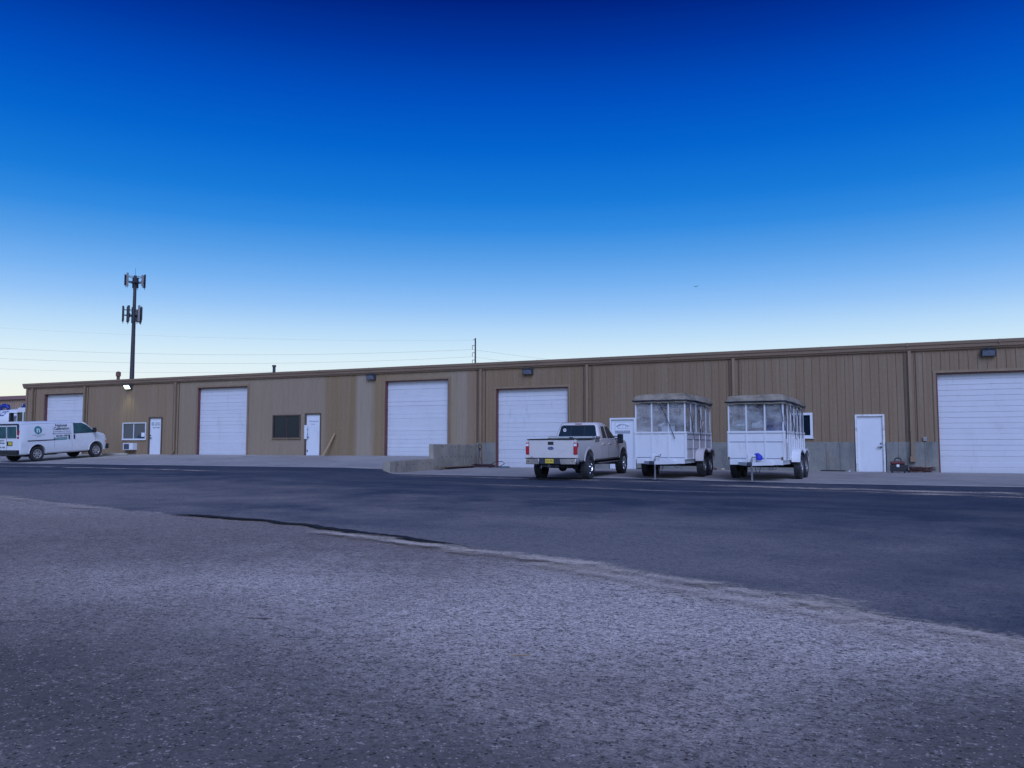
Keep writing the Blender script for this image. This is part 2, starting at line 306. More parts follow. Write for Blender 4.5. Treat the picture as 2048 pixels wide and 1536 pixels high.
def lamp_mat():
    m, t, b = new_mat('lit_lamp_lens'); b.inputs['Base Color'].default_value = (0.8, 0.9, 0.8, 1)
    b.inputs['Emission Color'].default_value = (0.86, 1.0, 0.72, 1); b.inputs['Emission Strength'].default_value = 3.6
    return m
M['lit'] = lamp_mat()
M['lens'] = pm('lamp_lens', (0.20, 0.23, 0.28), 0.1, var=0.2, scale=12, coat=1.0)
M['lamp_body'] = pm('lamp_housing', (0.04, 0.055, 0.075), 0.55, var=0.2)
def sand_mat():
    m, t, b = new_mat('blown_sand'); P = world_pos(t)
    uv = N(t, 'ShaderNodeUVMap'); sx = N(t, 'ShaderNodeSeparateXYZ'); t.links.new(uv.outputs[0], sx.inputs[0])
    e1 = tmul(t, tmap(t, sx.outputs['Y'], 0.0, 0.45), tmap(t, sx.outputs['Y'], 1.0, 0.55)); e2 = tmul(t, tmap(t, sx.outputs['X'], 0.0, 0.12), tmap(t, sx.outputs['X'], 1.0, 0.88))
    edge = tmul(t, e1, e2)
    n1 = tnoise(t, P, 1.1, 7, 0.68, (0.7, 1.5, 1)); n2 = tnoise(t, P, 16, 5, 0.8)
    a = N(t, 'ShaderNodeMath', operation='ADD'); t.links.new(tmap(t, n1, 0.36, 0.66, -0.5, 0.42), a.inputs[0]); t.links.new(tmap(t, n2, 0.3, 0.7, -0.35, 0.35), a.inputs[1])
    a2 = N(t, 'ShaderNodeMath', operation='ADD'); t.links.new(a.outputs[0], a2.inputs[0]); t.links.new(tmap(t, edge, 0, 1, -0.45, 0.42), a2.inputs[1])
    at = N(t, 'ShaderNodeAttribute', attribute_type='OBJECT', attribute_name='cover')
    fac = tmul(t, tmap(t, a2.outputs[0], -0.1, 0.55), at.outputs['Fac'])
    c = tmix(t, tnoise(t, P, 20, 4, 0.7), (0.74, 0.59, 0.45), (0.54, 0.44, 0.35))
    t.links.new(c, b.inputs['Base Color']); b.inputs['Roughness'].default_value = 1.0; b.inputs['Specular IOR Level'].default_value = 0.1
    tr = N(t, 'ShaderNodeBsdfTransparent'); ms = N(t, 'ShaderNodeMixShader')
    o = t.nodes['Material Output']; t.links.new(fac, ms.inputs[0]); t.links.new(tr.outputs[0], ms.inputs[1]); t.links.new(b.outputs[0], ms.inputs[2]); t.links.new(ms.outputs[0], o.inputs[0])
    return m
M['sand'] = sand_mat()

# ------------------------------------------------------------------ mesh helpers
class MB:
    def __init__(s): s.v = []; s.f = []; s.mi = []
    def add(s, vs, fs, mi=0):
        o = len(s.v); s.v += [tuple(p) for p in vs]
        for f in fs: s.f.append([i + o for i in f]); s.mi.append(mi)
        return s
    def box(s, x0, x1, y0, y1, z0, z1, mi=0):
        return s.add([(x0, y0, z0), (x1, y0, z0), (x1, y1, z0), (x0, y1, z0), (x0, y0, z1), (x1, y0, z1), (x1, y1, z1), (x0, y1, z1)],
                     [(0, 3, 2, 1), (4, 5, 6, 7), (0, 1, 5, 4), (1, 2, 6, 5), (2, 3, 7, 6), (3, 0, 4, 7)], mi)
    def hexa(s, p, mi=0):
        return s.add(p, [(0, 3, 2, 1), (4, 5, 6, 7), (0, 1, 5, 4), (1, 2, 6, 5), (2, 3, 7, 6), (3, 0, 4, 7)], mi)
    def cyl(s, p0, p1, r0, r1=None, n=12, mi=0, caps=True):
        r1 = r0 if r1 is None else r1
        p0 = Vector(p0); p1 = Vector(p1); d = (p1 - p0).normalized()
        a = d.orthogonal().normalized(); b = d.cross(a)
        vs = []
        for i in range(n):
            t = 2 * math.pi * i / n; q = a * math.cos(t) + b * math.sin(t)
            vs += [p0 + q * r0, p1 + q * r1]
        fs = [(2 * i, 2 * ((i + 1) % n), 2 * ((i + 1) % n) + 1, 2 * i + 1) for i in range(n)]
        if caps: fs += [tuple(2 * i for i in range(n))[::-1], tuple(2 * i + 1 for i in range(n))]
        return s.add(vs, fs, mi)
    def tube(s, pts, r, n=6, mi=0, closed=False):
        pts = [Vector(p) for p in pts]; m = len(pts); vs = []; up = None
        for i, p in enumerate(pts):
            d = (pts[(i + 1) % m] - pts[i - 1]) if closed else (pts[min(i + 1, m - 1)] - pts[max(i - 1, 0)])
            d.normalize()
            if up is None: up = d.orthogonal().normalized()
            up = (up - d * up.dot(d)); up = up.normalized() if up.length > 1e-6 else d.orthogonal().normalized()
            b = d.cross(up); rr = r[i] if isinstance(r, (list, tuple)) else r
            for k in range(n):
                t = 2 * math.pi * k / n; vs.append(p + (up * math.cos(t) + b * math.sin(t)) * rr)
        fs = []
        for i in range(m if closed else m - 1):
            j = (i + 1) % m
            for k in range(n): fs.append((i * n + k, i * n + (k + 1) % n, j * n + (k + 1) % n, j * n + k))
        if not closed: fs += [tuple(range(n))[::-1], tuple((m - 1) * n + k for k in range(n))]
        return s.add(vs, fs, mi)
    def lathe(s, prof, c, axis=(1, 0, 0), n=24, mi=0):
        """prof: (radius, height along axis)"""
        c = Vector(c); d = Vector(axis).normalized(); a = d.orthogonal().normalized(); b = d.cross(a); m = len(prof); vs = []
        for i in range(n):
            t = 2 * math.pi * i / n; q = a * math.cos(t) + b * math.sin(t)
            for r, h in prof: vs.append(c + q * r + d * h)
        fs = []
        for i in range(n):
            j = (i + 1) % n
            for k in range(m - 1): fs.append((i * m + k, j * m + k, j * m + k + 1, i * m + k + 1))
        return s.add(vs, fs, mi)
    def prism(s, poly, vec, mi=0):
        n = len(poly); v = Vector(vec); p = [Vector(q) for q in poly]
        return s.add(p + [q + v for q in p], [tuple(range(n))[::-1], tuple(range(n, 2 * n))] + [(i, (i + 1) % n, n + (i + 1) % n, n + i) for i in range(n)], mi)
    def loft(s, rings, mi=0, caps=True):
        n = len(rings[0]); vs = [p for r in rings for p in r]; fs = []
        for i in range(len(rings) - 1):
            for k in range(n): fs.append((i * n + k, i * n + (k + 1) % n, (i + 1) * n + (k + 1) % n, (i + 1) * n + k))
        if caps: fs += [tuple(range(n))[::-1], tuple((len(rings) - 1) * n + k for k in range(n))]
        return s.add(vs, fs, mi)
    def build(s, name, mats, parent=None, smooth=None, bevel=0.0, recalc=True):
        me = bpy.data.meshes.new(name); me.from_pydata([tuple(p) for p in s.v], [], s.f)
        if not isinstance(mats, (list, tuple)): mats = [mats]
        for m in mats: me.materials.append(m)
        for p, i in zip(me.polygons, s.mi): p.material_index = i
        if recalc:
            bm = bmesh.new(); bm.from_mesh(me); bmesh.ops.recalc_face_normals(bm, faces=bm.faces); bm.to_mesh(me); bm.free()
        if smooth:
            for p in me.polygons: p.use_smooth = True
            me.set_sharp_from_angle(angle=R(smooth))
        o = bpy.data.objects.new(name, me); COL.objects.link(o)
        if parent: o.parent = parent
        if bevel:
            b = o.modifiers.new('bevel', 'BEVEL'); b.width = bevel; b.segments = 2; b.limit_method = 'ANGLE'; b.angle_limit = R(40)
        return o
def cut(o, cutters, smooth=30):
    """boolean difference, kept as plain mesh"""
    tmp = []
    for mb in cutters:
        c = mb.build('cutter', M['black'], o.parent); tmp.append(c)
        b = o.modifiers.new('cut', 'BOOLEAN'); b.operation = 'DIFFERENCE'; b.object = c; b.solver = 'EXACT'
    bpy.context.view_layer.update()
    dg = bpy.context.evaluated_depsgraph_get()
    me = bpy.data.meshes.new_from_object(o.evaluated_get(dg)); o.modifiers.clear(); o.data = me
    for c in tmp: bpy.data.objects.remove(c, do_unlink=True)
    if smooth:
        for p in me.polygons: p.use_smooth = True
        me.set_sharp_from_angle(angle=R(smooth))
    return o
def thing(name, label, cat, loc=(0, 0, 0), rot=(0, 0, 0), group=None):
    o = bpy.data.objects.new(name, None); COL.objects.link(o); o.location = loc; o.rotation_euler = rot
    o.empty_display_size = 0.3; return tag(o, label, cat, group)
def tag(o, label, cat, group=None):
    o['label'] = label; o['category'] = cat
    if group: o['group'] = group
    return o
def struct(o, kind='structure', label=None):
    o['kind'] = kind
    if label: o['label'] = label
    return o
def copy_tree(o, parent=None):
    c = o.copy(); COL.objects.link(c)
    if parent: c.parent = parent
    for ch in list(o.children): copy_tree(ch, c)
    return c
def text(name, lines, mat, parent, mapf, bold=0.0):
    """flat lettering; lines = (string, size, x, y, align, shear); mapf takes (x, y) to a point of the surface"""
    for ln in lines:
        vs, fs = [], []
        body, size, x, y, al = ln[:5]; sh = ln[5] if len(ln) > 5 else 0
        cu = bpy.data.curves.new('txt', 'FONT'); cu.body = body; cu.size = size; cu.align_x = al; cu.offset = bold * size; cu.shear = sh
        cu.resolution_u = 3
        ob = bpy.data.objects.new('txt', cu); COL.objects.link(ob)
        bpy.context.view_layer.update()
        me = bpy.data.meshes.new_from_object(ob.evaluated_get(bpy.context.evaluated_depsgraph_get()))
        arc = ln[6] if len(ln) > 6 else 0
        o0 = len(vs)
        for v in me.vertices:
            px, py = v.co.x + x, v.co.y + y
            if arc: py -= arc * (v.co.x) ** 2
            vs.append(mapf(px, py))
        fs += [[i + o0 for i in p.vertices] for p in me.polygons]
        bpy.data.objects.remove(ob, do_unlink=True); bpy.data.curves.remove(cu); bpy.data.meshes.remove(me)
        mb = MB(); mb.add(vs, fs); mb.build(name, mat, parent, recalc=False)

# ------------------------------------------------------------------ ground
def sm(a, b, x):
    t = min(1, max(0, (x - a) / (b - a))); return t * t * (3 - 2 * t)
def base(Y): return 0 if Y > -3 else -0.0165 * (-Y - 3)
WX = -17.7                                   # the wing wall between the raised and the low yard
def H(X, Y):
    b = base(max(Y, -60))
    if Y >= 0: L = .50
    elif Y > -7: L = .12 + .38 * (Y + 7) / 7
    else: L = b + (.12 - base(-7)) * (1 - sm(7, 22, -Y))
    wd = .1 if Y > -7 else .1 + min(1, (-Y - 7) / 3) * 4
    w = 1 - sm(WX - wd / 2, WX + wd / 2, X)
    return b + (L - b) * w
def wob(x, y, s, a): return a * noise.noise(Vector((x * s, y * s, 3.1)))
def grid_lines(a, b, step, outer):
    n = int(round((b - a) / step)); return [a - o for o in outer[::-1]] + [a + i * step for i in range(n + 1)] + [b + o for o in outer]
xs = grid_lines(-75, 25, .5, [5, 15, 40, 100, 250, 500]); ys = grid_lines(-45, 10, .5, [5, 15, 40, 100, 250, 500])
xs = sorted(set(xs + [WX - .05, WX + .05]))
mb = MB(); nx, ny = len(xs), len(ys)
mb.add([(x, y, H(x, y)) for y in ys for x in xs], [(j * nx + i, j * nx + i + 1, (j + 1) * nx + i + 1, (j + 1) * nx + i) for j in range(ny - 1) for i in range(nx - 1)])
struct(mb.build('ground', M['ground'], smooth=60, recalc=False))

def poly_at(pl, t):
    """point on a polyline by normalised x-order parameter"""
    L = [0]
    for a, b in zip(pl, pl[1:]): L.append(L[-1] + math.dist(a, b))
    d = t * L[-1]
    for i in range(len(pl) - 1):
        if d <= L[i + 1] or i == len(pl) - 2:
            u = (d - L[i]) / (L[i + 1] - L[i]); return tuple(pl[i][k] + u * (pl[i + 1][k] - pl[i][k]) for k in (0, 1))
def strip(name, A, B, na, nb, off, mat, skirtA=0, skirtB=0, jagA=0, jagB=0, uv=False):
    vs = []; rows = []
    for i in range(na + 1):
        t = i / na; a = Vector((*poly_at(A, t), 0)); b = Vector((*poly_at(B, t), 0))
        d = (b - a).normalized()
        if jagA: a += d * (wob(a.x, a.y, 1.3, jagA) + wob(a.x, a.y, 6, jagA * .45) + wob(a.x, a.y, 19, jagA * .2))
        if jagB: b += d * (wob(b.x, b.y, 1.3, jagB) + wob(b.x, b.y, 6, jagB * .45))
        row = []
        for k in range(nb + 1):
            p = a.lerp(b, k / nb); row.append((p.x, p.y, H(p.x, p.y) + off))
        if skirtA: row = [(row[0][0] - d.x * .02, row[0][1] - d.y * .02, row[0][2] - skirtA)] + row
        if skirtB: row = row + [(row[-1][0] + d.x * .01, row[-1][1] + d.y * .01, row[-1][2] - skirtB)]
        rows.append(row)
    m = len(rows[0]); mb = MB()
    mb.add([p for r in rows for p in r], [(i * m + k, (i + 1) * m + k, (i + 1) * m + k + 1, i * m + k + 1) for i in range(na) for k in range(m - 1)])
    o = mb.build(name, mat, smooth=50, recalc=False)
    if uv:
        u = o.data.uv_layers.new(name='UVMap')
        for lp in o.data.loops: u.data[lp.index].uv = ((lp.vertex_index // m) / na, (lp.vertex_index % m) / (m - 1))
    return o
NEAR = [(-60, -12.5), (-40, -15.5), (-30, -18), (-21.97, -20.4), (-18.75, -21.2), (-14.2, -22.3), (-12.1, -22.67), (-10, -23.0), (-7.84, -23.75), (-6.16, -24.3), (-4.71, -24.8), (-3.2, -25.3), (-1.83, -26), (-.78, -26.6), (.05, -27.1), (.95, -27.6), (3, -28.8), (9, -31.5)]
FAR = [(-62, -6.8), (-33, -6.95), (-28, -6.9), (-20, -6.9), (-18.3, -7.6), (-17.4, -7.45), (-15.8, -7.55), (-11.95, -7.75), (-7.6, -7.75), (-5.17, -8.3), (-1.84, -8.75), (3.4, -8.75), (9, -8.8), (14, -8.8)]
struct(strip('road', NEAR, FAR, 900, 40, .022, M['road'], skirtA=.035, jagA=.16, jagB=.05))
struct(strip('concrete_pad', [(-62, -6.85), (-17.8, -6.95)], [(-62, -.02), (-17.8, -.02)], 120, 16, .034, M['pad'], skirtA=.03, jagA=.04))
struct(strip('concrete_apron', [(-17.6, -7.55), (-15.8, -7.6), (-11.95, -7.8), (-7.6, -7.8), (-5.17, -8.35), (-1.84, -8.8), (3.4, -8.8), (14, -8.8)], [(-17.6, -.02), (14, -.02)], 160, 16, .034, M['apron'], skirtA=.03, jagA=.03))
LIP = [p for p in NEAR if -14 < p[0] < -3]
struct(strip('road_edge', [(-12.8, -22.72), (-12.1, -22.80), (-10, -23.13), (-7.84, -23.90), (-6.16, -24.40), (-5.0, -24.78)], [(-12.6, -22.66), (-12.1, -22.62), (-10, -22.96), (-7.84, -23.70), (-6.16, -24.26), (-5.2, -24.70)], 400, 4, .031, M['lip'], jagA=.16, jagB=.12))
def sand(pts, w0, w1, cover, off=.03):
    n = len(pts); A = []; B = []
    for i, p in enumerate(pts):
        a = Vector(pts[max(i - 1, 0)]); b = Vector(pts[min(i + 1, n - 1)]); d = (b - a).normalized(); nrm = Vector((-d.y, d.x)); w = w0 + (w1 - w0) * i / (n - 1)
        A.append(tuple(Vector(p) - nrm * w / 2)); B.append(tuple(Vector(p) + nrm * w / 2))
    o = strip('sand_streak', A, B, 160, 10, off, M['sand'], uv=True); o['cover'] = float(cover)
    return struct(o, 'stuff')
sand([(-9.5, -23.6), (-6.2, -24.7), (-4.4, -25.2), (-3.2, -25.6), (-1.9, -26.15), (-.8, -26.75), (.05, -27.3), (1.0, -27.85), (3, -29)], .55, 1.2, .85, .036)
sand([(-4.2, -25.7), (-3.0, -26.1), (-1.7, -26.7), (-.7, -27.25), (.3, -27.9), (2, -29)], .5, 1.0, .55, .04)
sand([(-34, -17.2), (-25, -19.6), (-21, -20.8), (-18.2, -21.6), (-15.6, -22.2), (-13.8, -22.6)], 1.3, .7, .55)
sand([(-45, -9.3), (-36, -9.6), (-30, -9.9), (-22, -10.6)], 1.1, .8, .75)
sand([(-17.5, -8.5), (-12, -9.0), (-8, -9.3), (-4.5, -9.9)], .8, .8, .65)
sand([(-6, -10.6), (-3, -11.0), (0, -11.4), (4, -11.8), (9, -12)], 1.1, 1.8, .7)
sand([(-2, -11.9), (1.5, -12.6), (6, -13.4)], .9, 1.6, .6)
sand([(-13, -12.2), (-8, -12.9), (-3, -13.6)], .6, .9, .4)
sand([(-17.6, -7.2), (-16.3, -6.5), (-15.2, -4.4)], 1.0, .6, .6, off=.048)

random.seed(21)
mb = MB()
for k in range(2600):
    if k % 3: x_ = random.uniform(-9, 4.5); y_ = random.uniform(-33, -24); lim = 0
    else:
        t_ = random.random(); q = poly_at(NEAR, .30 + .62 * t_); x_ = q[0] + random.gauss(0, .25); y_ = q[1] - abs(random.gauss(0, .45)) + .1
    r_ = random.uniform(.003, .009) * (1.7 if random.random() < .08 else 1); z_ = H(x_, y_) + .026 * (k % 3 == 0) * 0
    a = random.random() * 6.28; p = []
    for (dx, dy, dz_) in ((1, 0, .25), (0, .8, .3), (-1, 0, .2), (0, -.8, .25), (.1, .1, .8), (0, 0, -.3)):
        f_ = random.uniform(.7, 1.15); p.append((x_ + r_ * f_ * (dx * math.cos(a) - dy * math.sin(a)), y_ + r_ * f_ * (dx * math.sin(a) + dy * math.cos(a)), z_ + r_ * f_ * dz_))
    mb.add(p, [(0, 1, 4), (1, 2, 4), (2, 3, 4), (3, 0, 4), (1, 0, 5), (2, 1, 5), (3, 2, 5), (0, 3, 5)])
M['stone'] = pm('loose_stone', (0.27, 0.235, 0.21), 0.9, var=0.9, scale=37)
struct(mb.build('loose_stones', M['stone'], recalc=False), 'stuff')
for nm, pts, lb in (('twig', [(-5.02, -29.2), (-4.93, -29.18), (-4.80, -29.15)], 'dark twig lying on the worn asphalt in the left foreground'), ('twig', [(-2.45, -29.42), (-2.40, -29.38), (-2.33, -29.35)], 'pale thin twig lying on the worn asphalt below the yard centre')):
    tw_ = MB().tube([(x_, y_, H(x_, y_) + .006) for x_, y_ in pts], .004, 5); tag(tw_.build(nm, M['trim_dark'] if 'dark' in lb else M['wood']), lb, 'twig')

# ------------------------------------------------------------------ the warehouse
ZT = 4.70
B0 = thing('warehouse', 'long low tan metal warehouse with ribbed siding, white roll-up doors and a concrete base', 'building', (-18, 8, 0))
def bpart(mb, name, mat, **k):
    o = mb.build(name, mat, **k); o.parent = B0; o.matrix_parent_inverse = Matrix.Translation((18, -8, 0)); return o
ROLL = [(-47.80, -44.32, .5, 4.20), (-35.12, -31.55, .5, 4.24), (-22.70, -19.15, .5, 4.22), (-16.58, -13.0, 0, 3.66), (1.76, 5.7, 0, 3.74)]
DOORS = [(-38.80, -37.78, .5, 2.66), (-27.62, -26.62, .5, 2.70), (-11.04, -9.92, 0, 2.22), (-1.10, -.09, 0, 2.22)]
WINS = [(-40.90, -39.05, 1.41, 2.35), (-29.75, -27.95, 1.44, 2.64), (-3.70, -2.69, 1.37, 2.32)]
ACU = (-40.52, -39.70, .78, 1.19)
OPEN = ROLL + DOORS + WINS + [ACU]
def siding_strips(x0, x1, z0, z1, opens):
    prof = []; n = int(math.ceil((x1 - x0) / .3048)); rel = [(0, 0), (.008, -.0), (.022, -.024), (.046, -.024), (.060, 0), (.155, 0), (.160, -.006), (.172, -.006), (.177, 0)]
    for i in range(n + 1):
        for dx, y in rel: prof.append((x0 + i * .3048 + dx, y))
    def yat(x):
        for (a, ya), (b, yb) in zip(prof, prof[1:]):
            if a <= x <= b: return ya + (yb - ya) * (x - a) / max(b - a, 1e-6)
        return 0
    for o in opens:
        for x in o[:2]:
            if x0 < x < x1: prof.append((x, yat(x)))
        prof.sort()
    prof = [p for p in prof if p[0] <= x1]
    mb = MB()
    for (a, ya), (b, yb) in zip(prof, prof[1:]):
        if b - a < 1e-5: continue
        mid = (a + b) / 2; iv = [(z0, z1)]
        for (ox0, ox1, oz0, oz1) in opens:
            if ox0 < mid < ox1:
                nv = []
                for (p, q) in iv:
                    if oz0 > p: nv.append((p, min(q, oz0)))
                    if oz1 < q: nv.append((max(p, oz1), q))
                iv = [(p, q) for p, q in nv if q - p > .001]
        for p, q in iv: mb.add([(a, ya, p), (b, yb, p), (b, yb, q), (a, ya, q)], [(0, 1, 2, 3)])
    return mb
bpart(siding_strips(-49.5, WX + .1, .48, ZT, OPEN), 'siding', M['siding'], recalc=False)
bpart(siding_strips(WX + .1, 13, 1.17, ZT, OPEN), 'siding', M['siding'], recalc=False)
# concrete base of the low side
edges = [WX + .1, -16.58 - .03, -13.0 + .03, -11.04 - .05, -9.92 + .05, -1.10 - .05, -.09 + .05, 1.76 - .03, 5.7 + .03, 13]
for i in range(0, len(edges), 2): bpart(MB().box(edges[i], edges[i + 1], -.05, .22, -.3, 1.175), 'concrete_base', M['stem'], bevel=.008)
# cold joints in the base
for x in (-5.9, -4.8, -3.1, -2.2, -1.7, .38, 1.28, 6.4, 7.4): bpart(MB().box(x - .010, x + .010, -.052, -.045, 0, 1.15), 'base_joint', M['joint'])
# end walls, rear wall, roof, eave
mb = MB(); mb.box(-49.5, -49.42, .02, 22, .3, ZT); mb.box(12.92, 13, .02, 22, 0, ZT); mb.box(-49.42, 12.92, 21.92, 22, 0, ZT); mb.box(-49.42, 12.92, .5, .56, .3, ZT)
bpart(mb, 'wall', M['siding2'])
mb = MB(); xa, xb = -49.72, 13.3
mb.hexa([(xa, -.10, 4.80), (xb, -.10, 4.80), (xb, 11, 5.42), (xa, 11, 5.42), (xa, -.10, 4.84), (xb, -.10, 4.84), (xb, 11, 5.46), (xa, 11, 5.46)])
mb.hexa([(xa, 11, 5.42), (xb, 11, 5.42), (xb, 22.2, 4.80), (xa, 22.2, 4.80), (xa, 11, 5.46), (xb, 11, 5.46), (xb, 22.2, 4.84), (xa, 22.2, 4.84)])
bpart(mb, 'roof', M['roof'])
mb = MB(); ev = [(-.0, 4.62), (-.07, 4.62), (-.09, 4.68), (-.13, 4.69), (-.15, 4.80), (-.18, 4.82), (-.195, 4.93), (-.14, 4.93), (-.14, 4.86), (0, 4.85)]
mb.prism([(xa, y, z) for y, z in ev], (xb - xa, 0, 0))
x = -48.0
while x < 13:
    mb.box(x - .03, x + .03, -.202, -.15, 4.80, 4.936); x += 3.05
bpart(mb, 'gutter', M['eave'])
# corner trim, downspouts, and dark strips for the seam shadows
for X, zb, boot in ((-48.85, .45, 0), (-44.14, .5, 0), (-36.74, .5, 1), (-17.36, .12, 0), (-12.08, .02, 0), (-5.70, .02, 0), (.86, .42, 2)):
    mb = MB(); mb.box(X - .05, X + .06, -.15, -.055, zb + (.22 if boot else 0), 4.63)
    if boot == 1: mb.hexa([(X - .05, -.15, zb + .22), (X + .06, -.15, zb + .22), (X + .06, -.055, zb + .22), (X - .05, -.055, zb + .22)][::-1] + [(X - .05, -.32, zb + .05), (X + .06, -.32, zb + .05), (X + .06, -.25, zb + .05), (X - .05, -.25, zb + .05)])
    if boot == 2: mb.box(X - .085, X + .095, -.17, -.053, zb, zb + .215)
    for z in (1.6, 3.1): mb.box(X - .075, X + .085, -.153, -.05, z, z + .04)
    bpart(mb, 'downspout', M['trim'], bevel=.006)
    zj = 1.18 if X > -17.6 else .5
    for dx in (-.19, .21): bpart(MB().box(X + dx - .012, X + dx + .012, -.036, -.0, zj, 4.62), 'seam_shadow', M['trim_dark'])  # thin dark strip putting the panel-seam shadow in as colour
bpart(MB().box(-49.53, -49.40, -.06, -.01, .48, 4.62), 'corner_trim', M['trim'])
# roll-up doors
def roll_door(i, x0, x1, z0, z1):
    mb = MB(); zz = z0 + .02; pts = []; pitch = .2055
    k = 0
    while zz < z1:
        t = min(zz + pitch, z1); dr = random.choice((.0, .002, .004, .008, .014))
        pts += [(.185, zz), (.163 + dr, zz + .014), (.163 + dr * .3, t - .014), (.185, t)] if t - zz > .05 else [(.185, zz), (.185, t)]
        zz = t; k += 1
        if k > 40: break
    mb.add([(x0 + .02, y, z) for y, z in pts] + [(x1 - .02, y, z) for y, z in pts], [(j, j + len(pts), j + 1 + len(pts), j + 1) for j in range(len(pts) - 1)])
    d = bpart(mb, 'roll_up_door', M['rolldoor'], recalc=False)
    f = MB(); f.box(x0 - .02, x0 + .03, -.005, .30, z0 - .02, z1 + .02); f.box(x1 - .03, x1 + .02, -.005, .30, z0 - .02, z1 + .02); f.box(x0 + .03, x1 - .03, -.005, .30, z1 - .02, z1 + .02)
    j = f.build('jamb', M['jamb']); j.parent = d
    f = MB(); f.box(x0 - .11, x0 - .022, -.047, -.0, z0, z1 + .11); f.box(x1 + .022, x1 + .11, -.047, 0, z0, z1 + .11); f.box(x0 - .022, x1 + .022, -.047, 0, z1 + .022, z1 + .11)
    j = f.build('door_trim', M['trim']); j.parent = d
    g = MB(); g.box(x0 + .03, x1 - .03, .145, .20, z0 - .03, z0 + .022); j = g.build('bottom_seal', M['under']); j.parent = d
    for o in d.children: o.matrix_parent_inverse = d.matrix_world.inverted() if False else Matrix()
    return d
for i, o in enumerate(ROLL): roll_door(i, *o)
# personnel doors
def pdoor(i, x0, x1, z0, z1, fmat, hside, fw=.055):
    mb = MB(); mb.box(x0 + fw, x1 - fw, .02, .065, z0 + .015, z1 - fw); d = bpart(mb, 'door', M['door'], bevel=.006)
    f = MB(); f.box(x0 - .02, x0 + fw - .004, -.05, .12, z0 - .02, z1 + .02); f.box(x1 - fw + .004, x1 + .02, -.05, .12, z0 - .02, z1 + .02); f.box(x0 + fw - .004, x1 - fw + .004, -.05, .12, z1 - fw + .004, z1 + .02)
    f.build('door_frame', fmat, d)
    hx = x0 + fw + .07 if hside < 0 else x1 - fw - .07
    h = MB(); h.cyl((hx, .02, z0 + .98), (hx, -.05, z0 + .98), .03, n=10); h.box(min(hx, hx - hside * .14), max(hx, hx - hside * .14), -.06, -.04, z0 + .965, z0 + .995)
    h.build('door_handle', M['black'], d)
    MB().cyl((hx, .02, z0 + 1.12), (hx, -.02, z0 + 1.12), .028, n=10).build('lock', M['black'], d)
    if i == 1: MB().cyl((hx, .02, z0 + 1.36), (hx, -.02, z0 + 1.36), .03, n=10).build('lock', M['black'], d); MB().box(hx - .03, hx + .03, .012, .022, z0 + .2, z0 + .32).build('door_stop', M['steel_dark'], d)
    return d
M['door_frame_tan'] = M['trim_dark']
d1 = pdoor(0, *DOORS[0], M['trim_dark'], -1); d2 = pdoor(1, *DOORS[1], M['trim_dark'], -1); d3 = pdoor(2, *DOORS[2], M['door'], -1); d4 = pdoor(3, *DOORS[3], M['door'], 1)
d4.children[0].data.materials[0] = pm('chipped_frame', (0.72, 0.70, 0.68), 0.6, var=.1, scale=5, dirt=(.10, .07, .06), dirt_amt=.95)
# guard plate over the latch edge of the second door
mb = MB(); x0 = DOORS[1][0]; mb.box(x0 - .035, x0 + .16, -.058, -.052, 1.38, 2.10); mb.build('latch_guard', M['door'], d2)
wallmap = lambda y: (lambda px, pz: (px, y, pz))
cx = -38.29
text('lettering', [('National', .10, cx + .12, 2.305, 'CENTER'), ('Calibration', .10, cx + .12, 2.195, 'CENTER'), ('866-801-4480', .095, cx + .02, 2.03, 'CENTER')], M['ink'], d1, wallmap(.016), bold=.012)
mb = MB(); mb.lathe([(.055, 0), (.095, 0)], (cx - .25, .015, 2.28), (0, -1, 0), 20); mb.build('logo_ring', M['teal'], d1, recalc=False)
text('lettering', [('Warehouse', .12, -27.10, 2.26, 'CENTER'), ('Suite C', .085, -27.14, 2.12, 'CENTER')], M['ink_grey'], d2, wallmap(.016), bold=.006)
# windows
def window(i, x0, x1, z0, z1, fmat, fw, bars):
    yF = -.05
    f = MB(); f.box(x0 - .02, x0 + fw, yF, .06, z0 - .02, z1 + .02); f.box(x1 - fw, x1 + .02, yF, .06, z0 - .02, z1 + .02); f.box(x0 + fw, x1 - fw, yF, .06, z1 - fw, z1 + .02); f.box(x0 + fw, x1 - fw, yF, .06, z0 - .02, z0 + fw)
    for b in bars:
        xm = x0 + (x1 - x0) * b; f.box(xm - (.022 if i == 0 else .012), xm + (.022 if i == 0 else .012), -.02, .04, z0 + fw, z1 - fw)
    w = bpart(f, 'window', fmat, bevel=.004)
    MB().box(x0 + fw - .01, x1 - fw + .01, .010, .016, z0 + fw - .01, z1 - fw + .01).build('pane', M['glass_blue'] if i == 0 else M['glass'], w)
    MB().box(x0 + .01, x1 - .01, .30, .32, z0 + .01, z1 - .01).build('window_backing', M['window_backing'] if i == 0 else M['dark_room'], w)  # backing sheet; unlit-room darkness put into its colour behind the other windows
    s = MB(); s.box(x0 - .05, x1 + .05, -.075, .0, z0 - .06, z0 - .022); s.build('sill', M['door'] if i != 1 else M['trim'], w)
    return w
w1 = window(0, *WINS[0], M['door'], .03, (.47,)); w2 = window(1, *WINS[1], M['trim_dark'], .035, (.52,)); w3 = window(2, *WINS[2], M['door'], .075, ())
MB().box(-39.42, -39.16, .004, .008, 1.55, 1.78).build('notice', M['white_print'], w1)
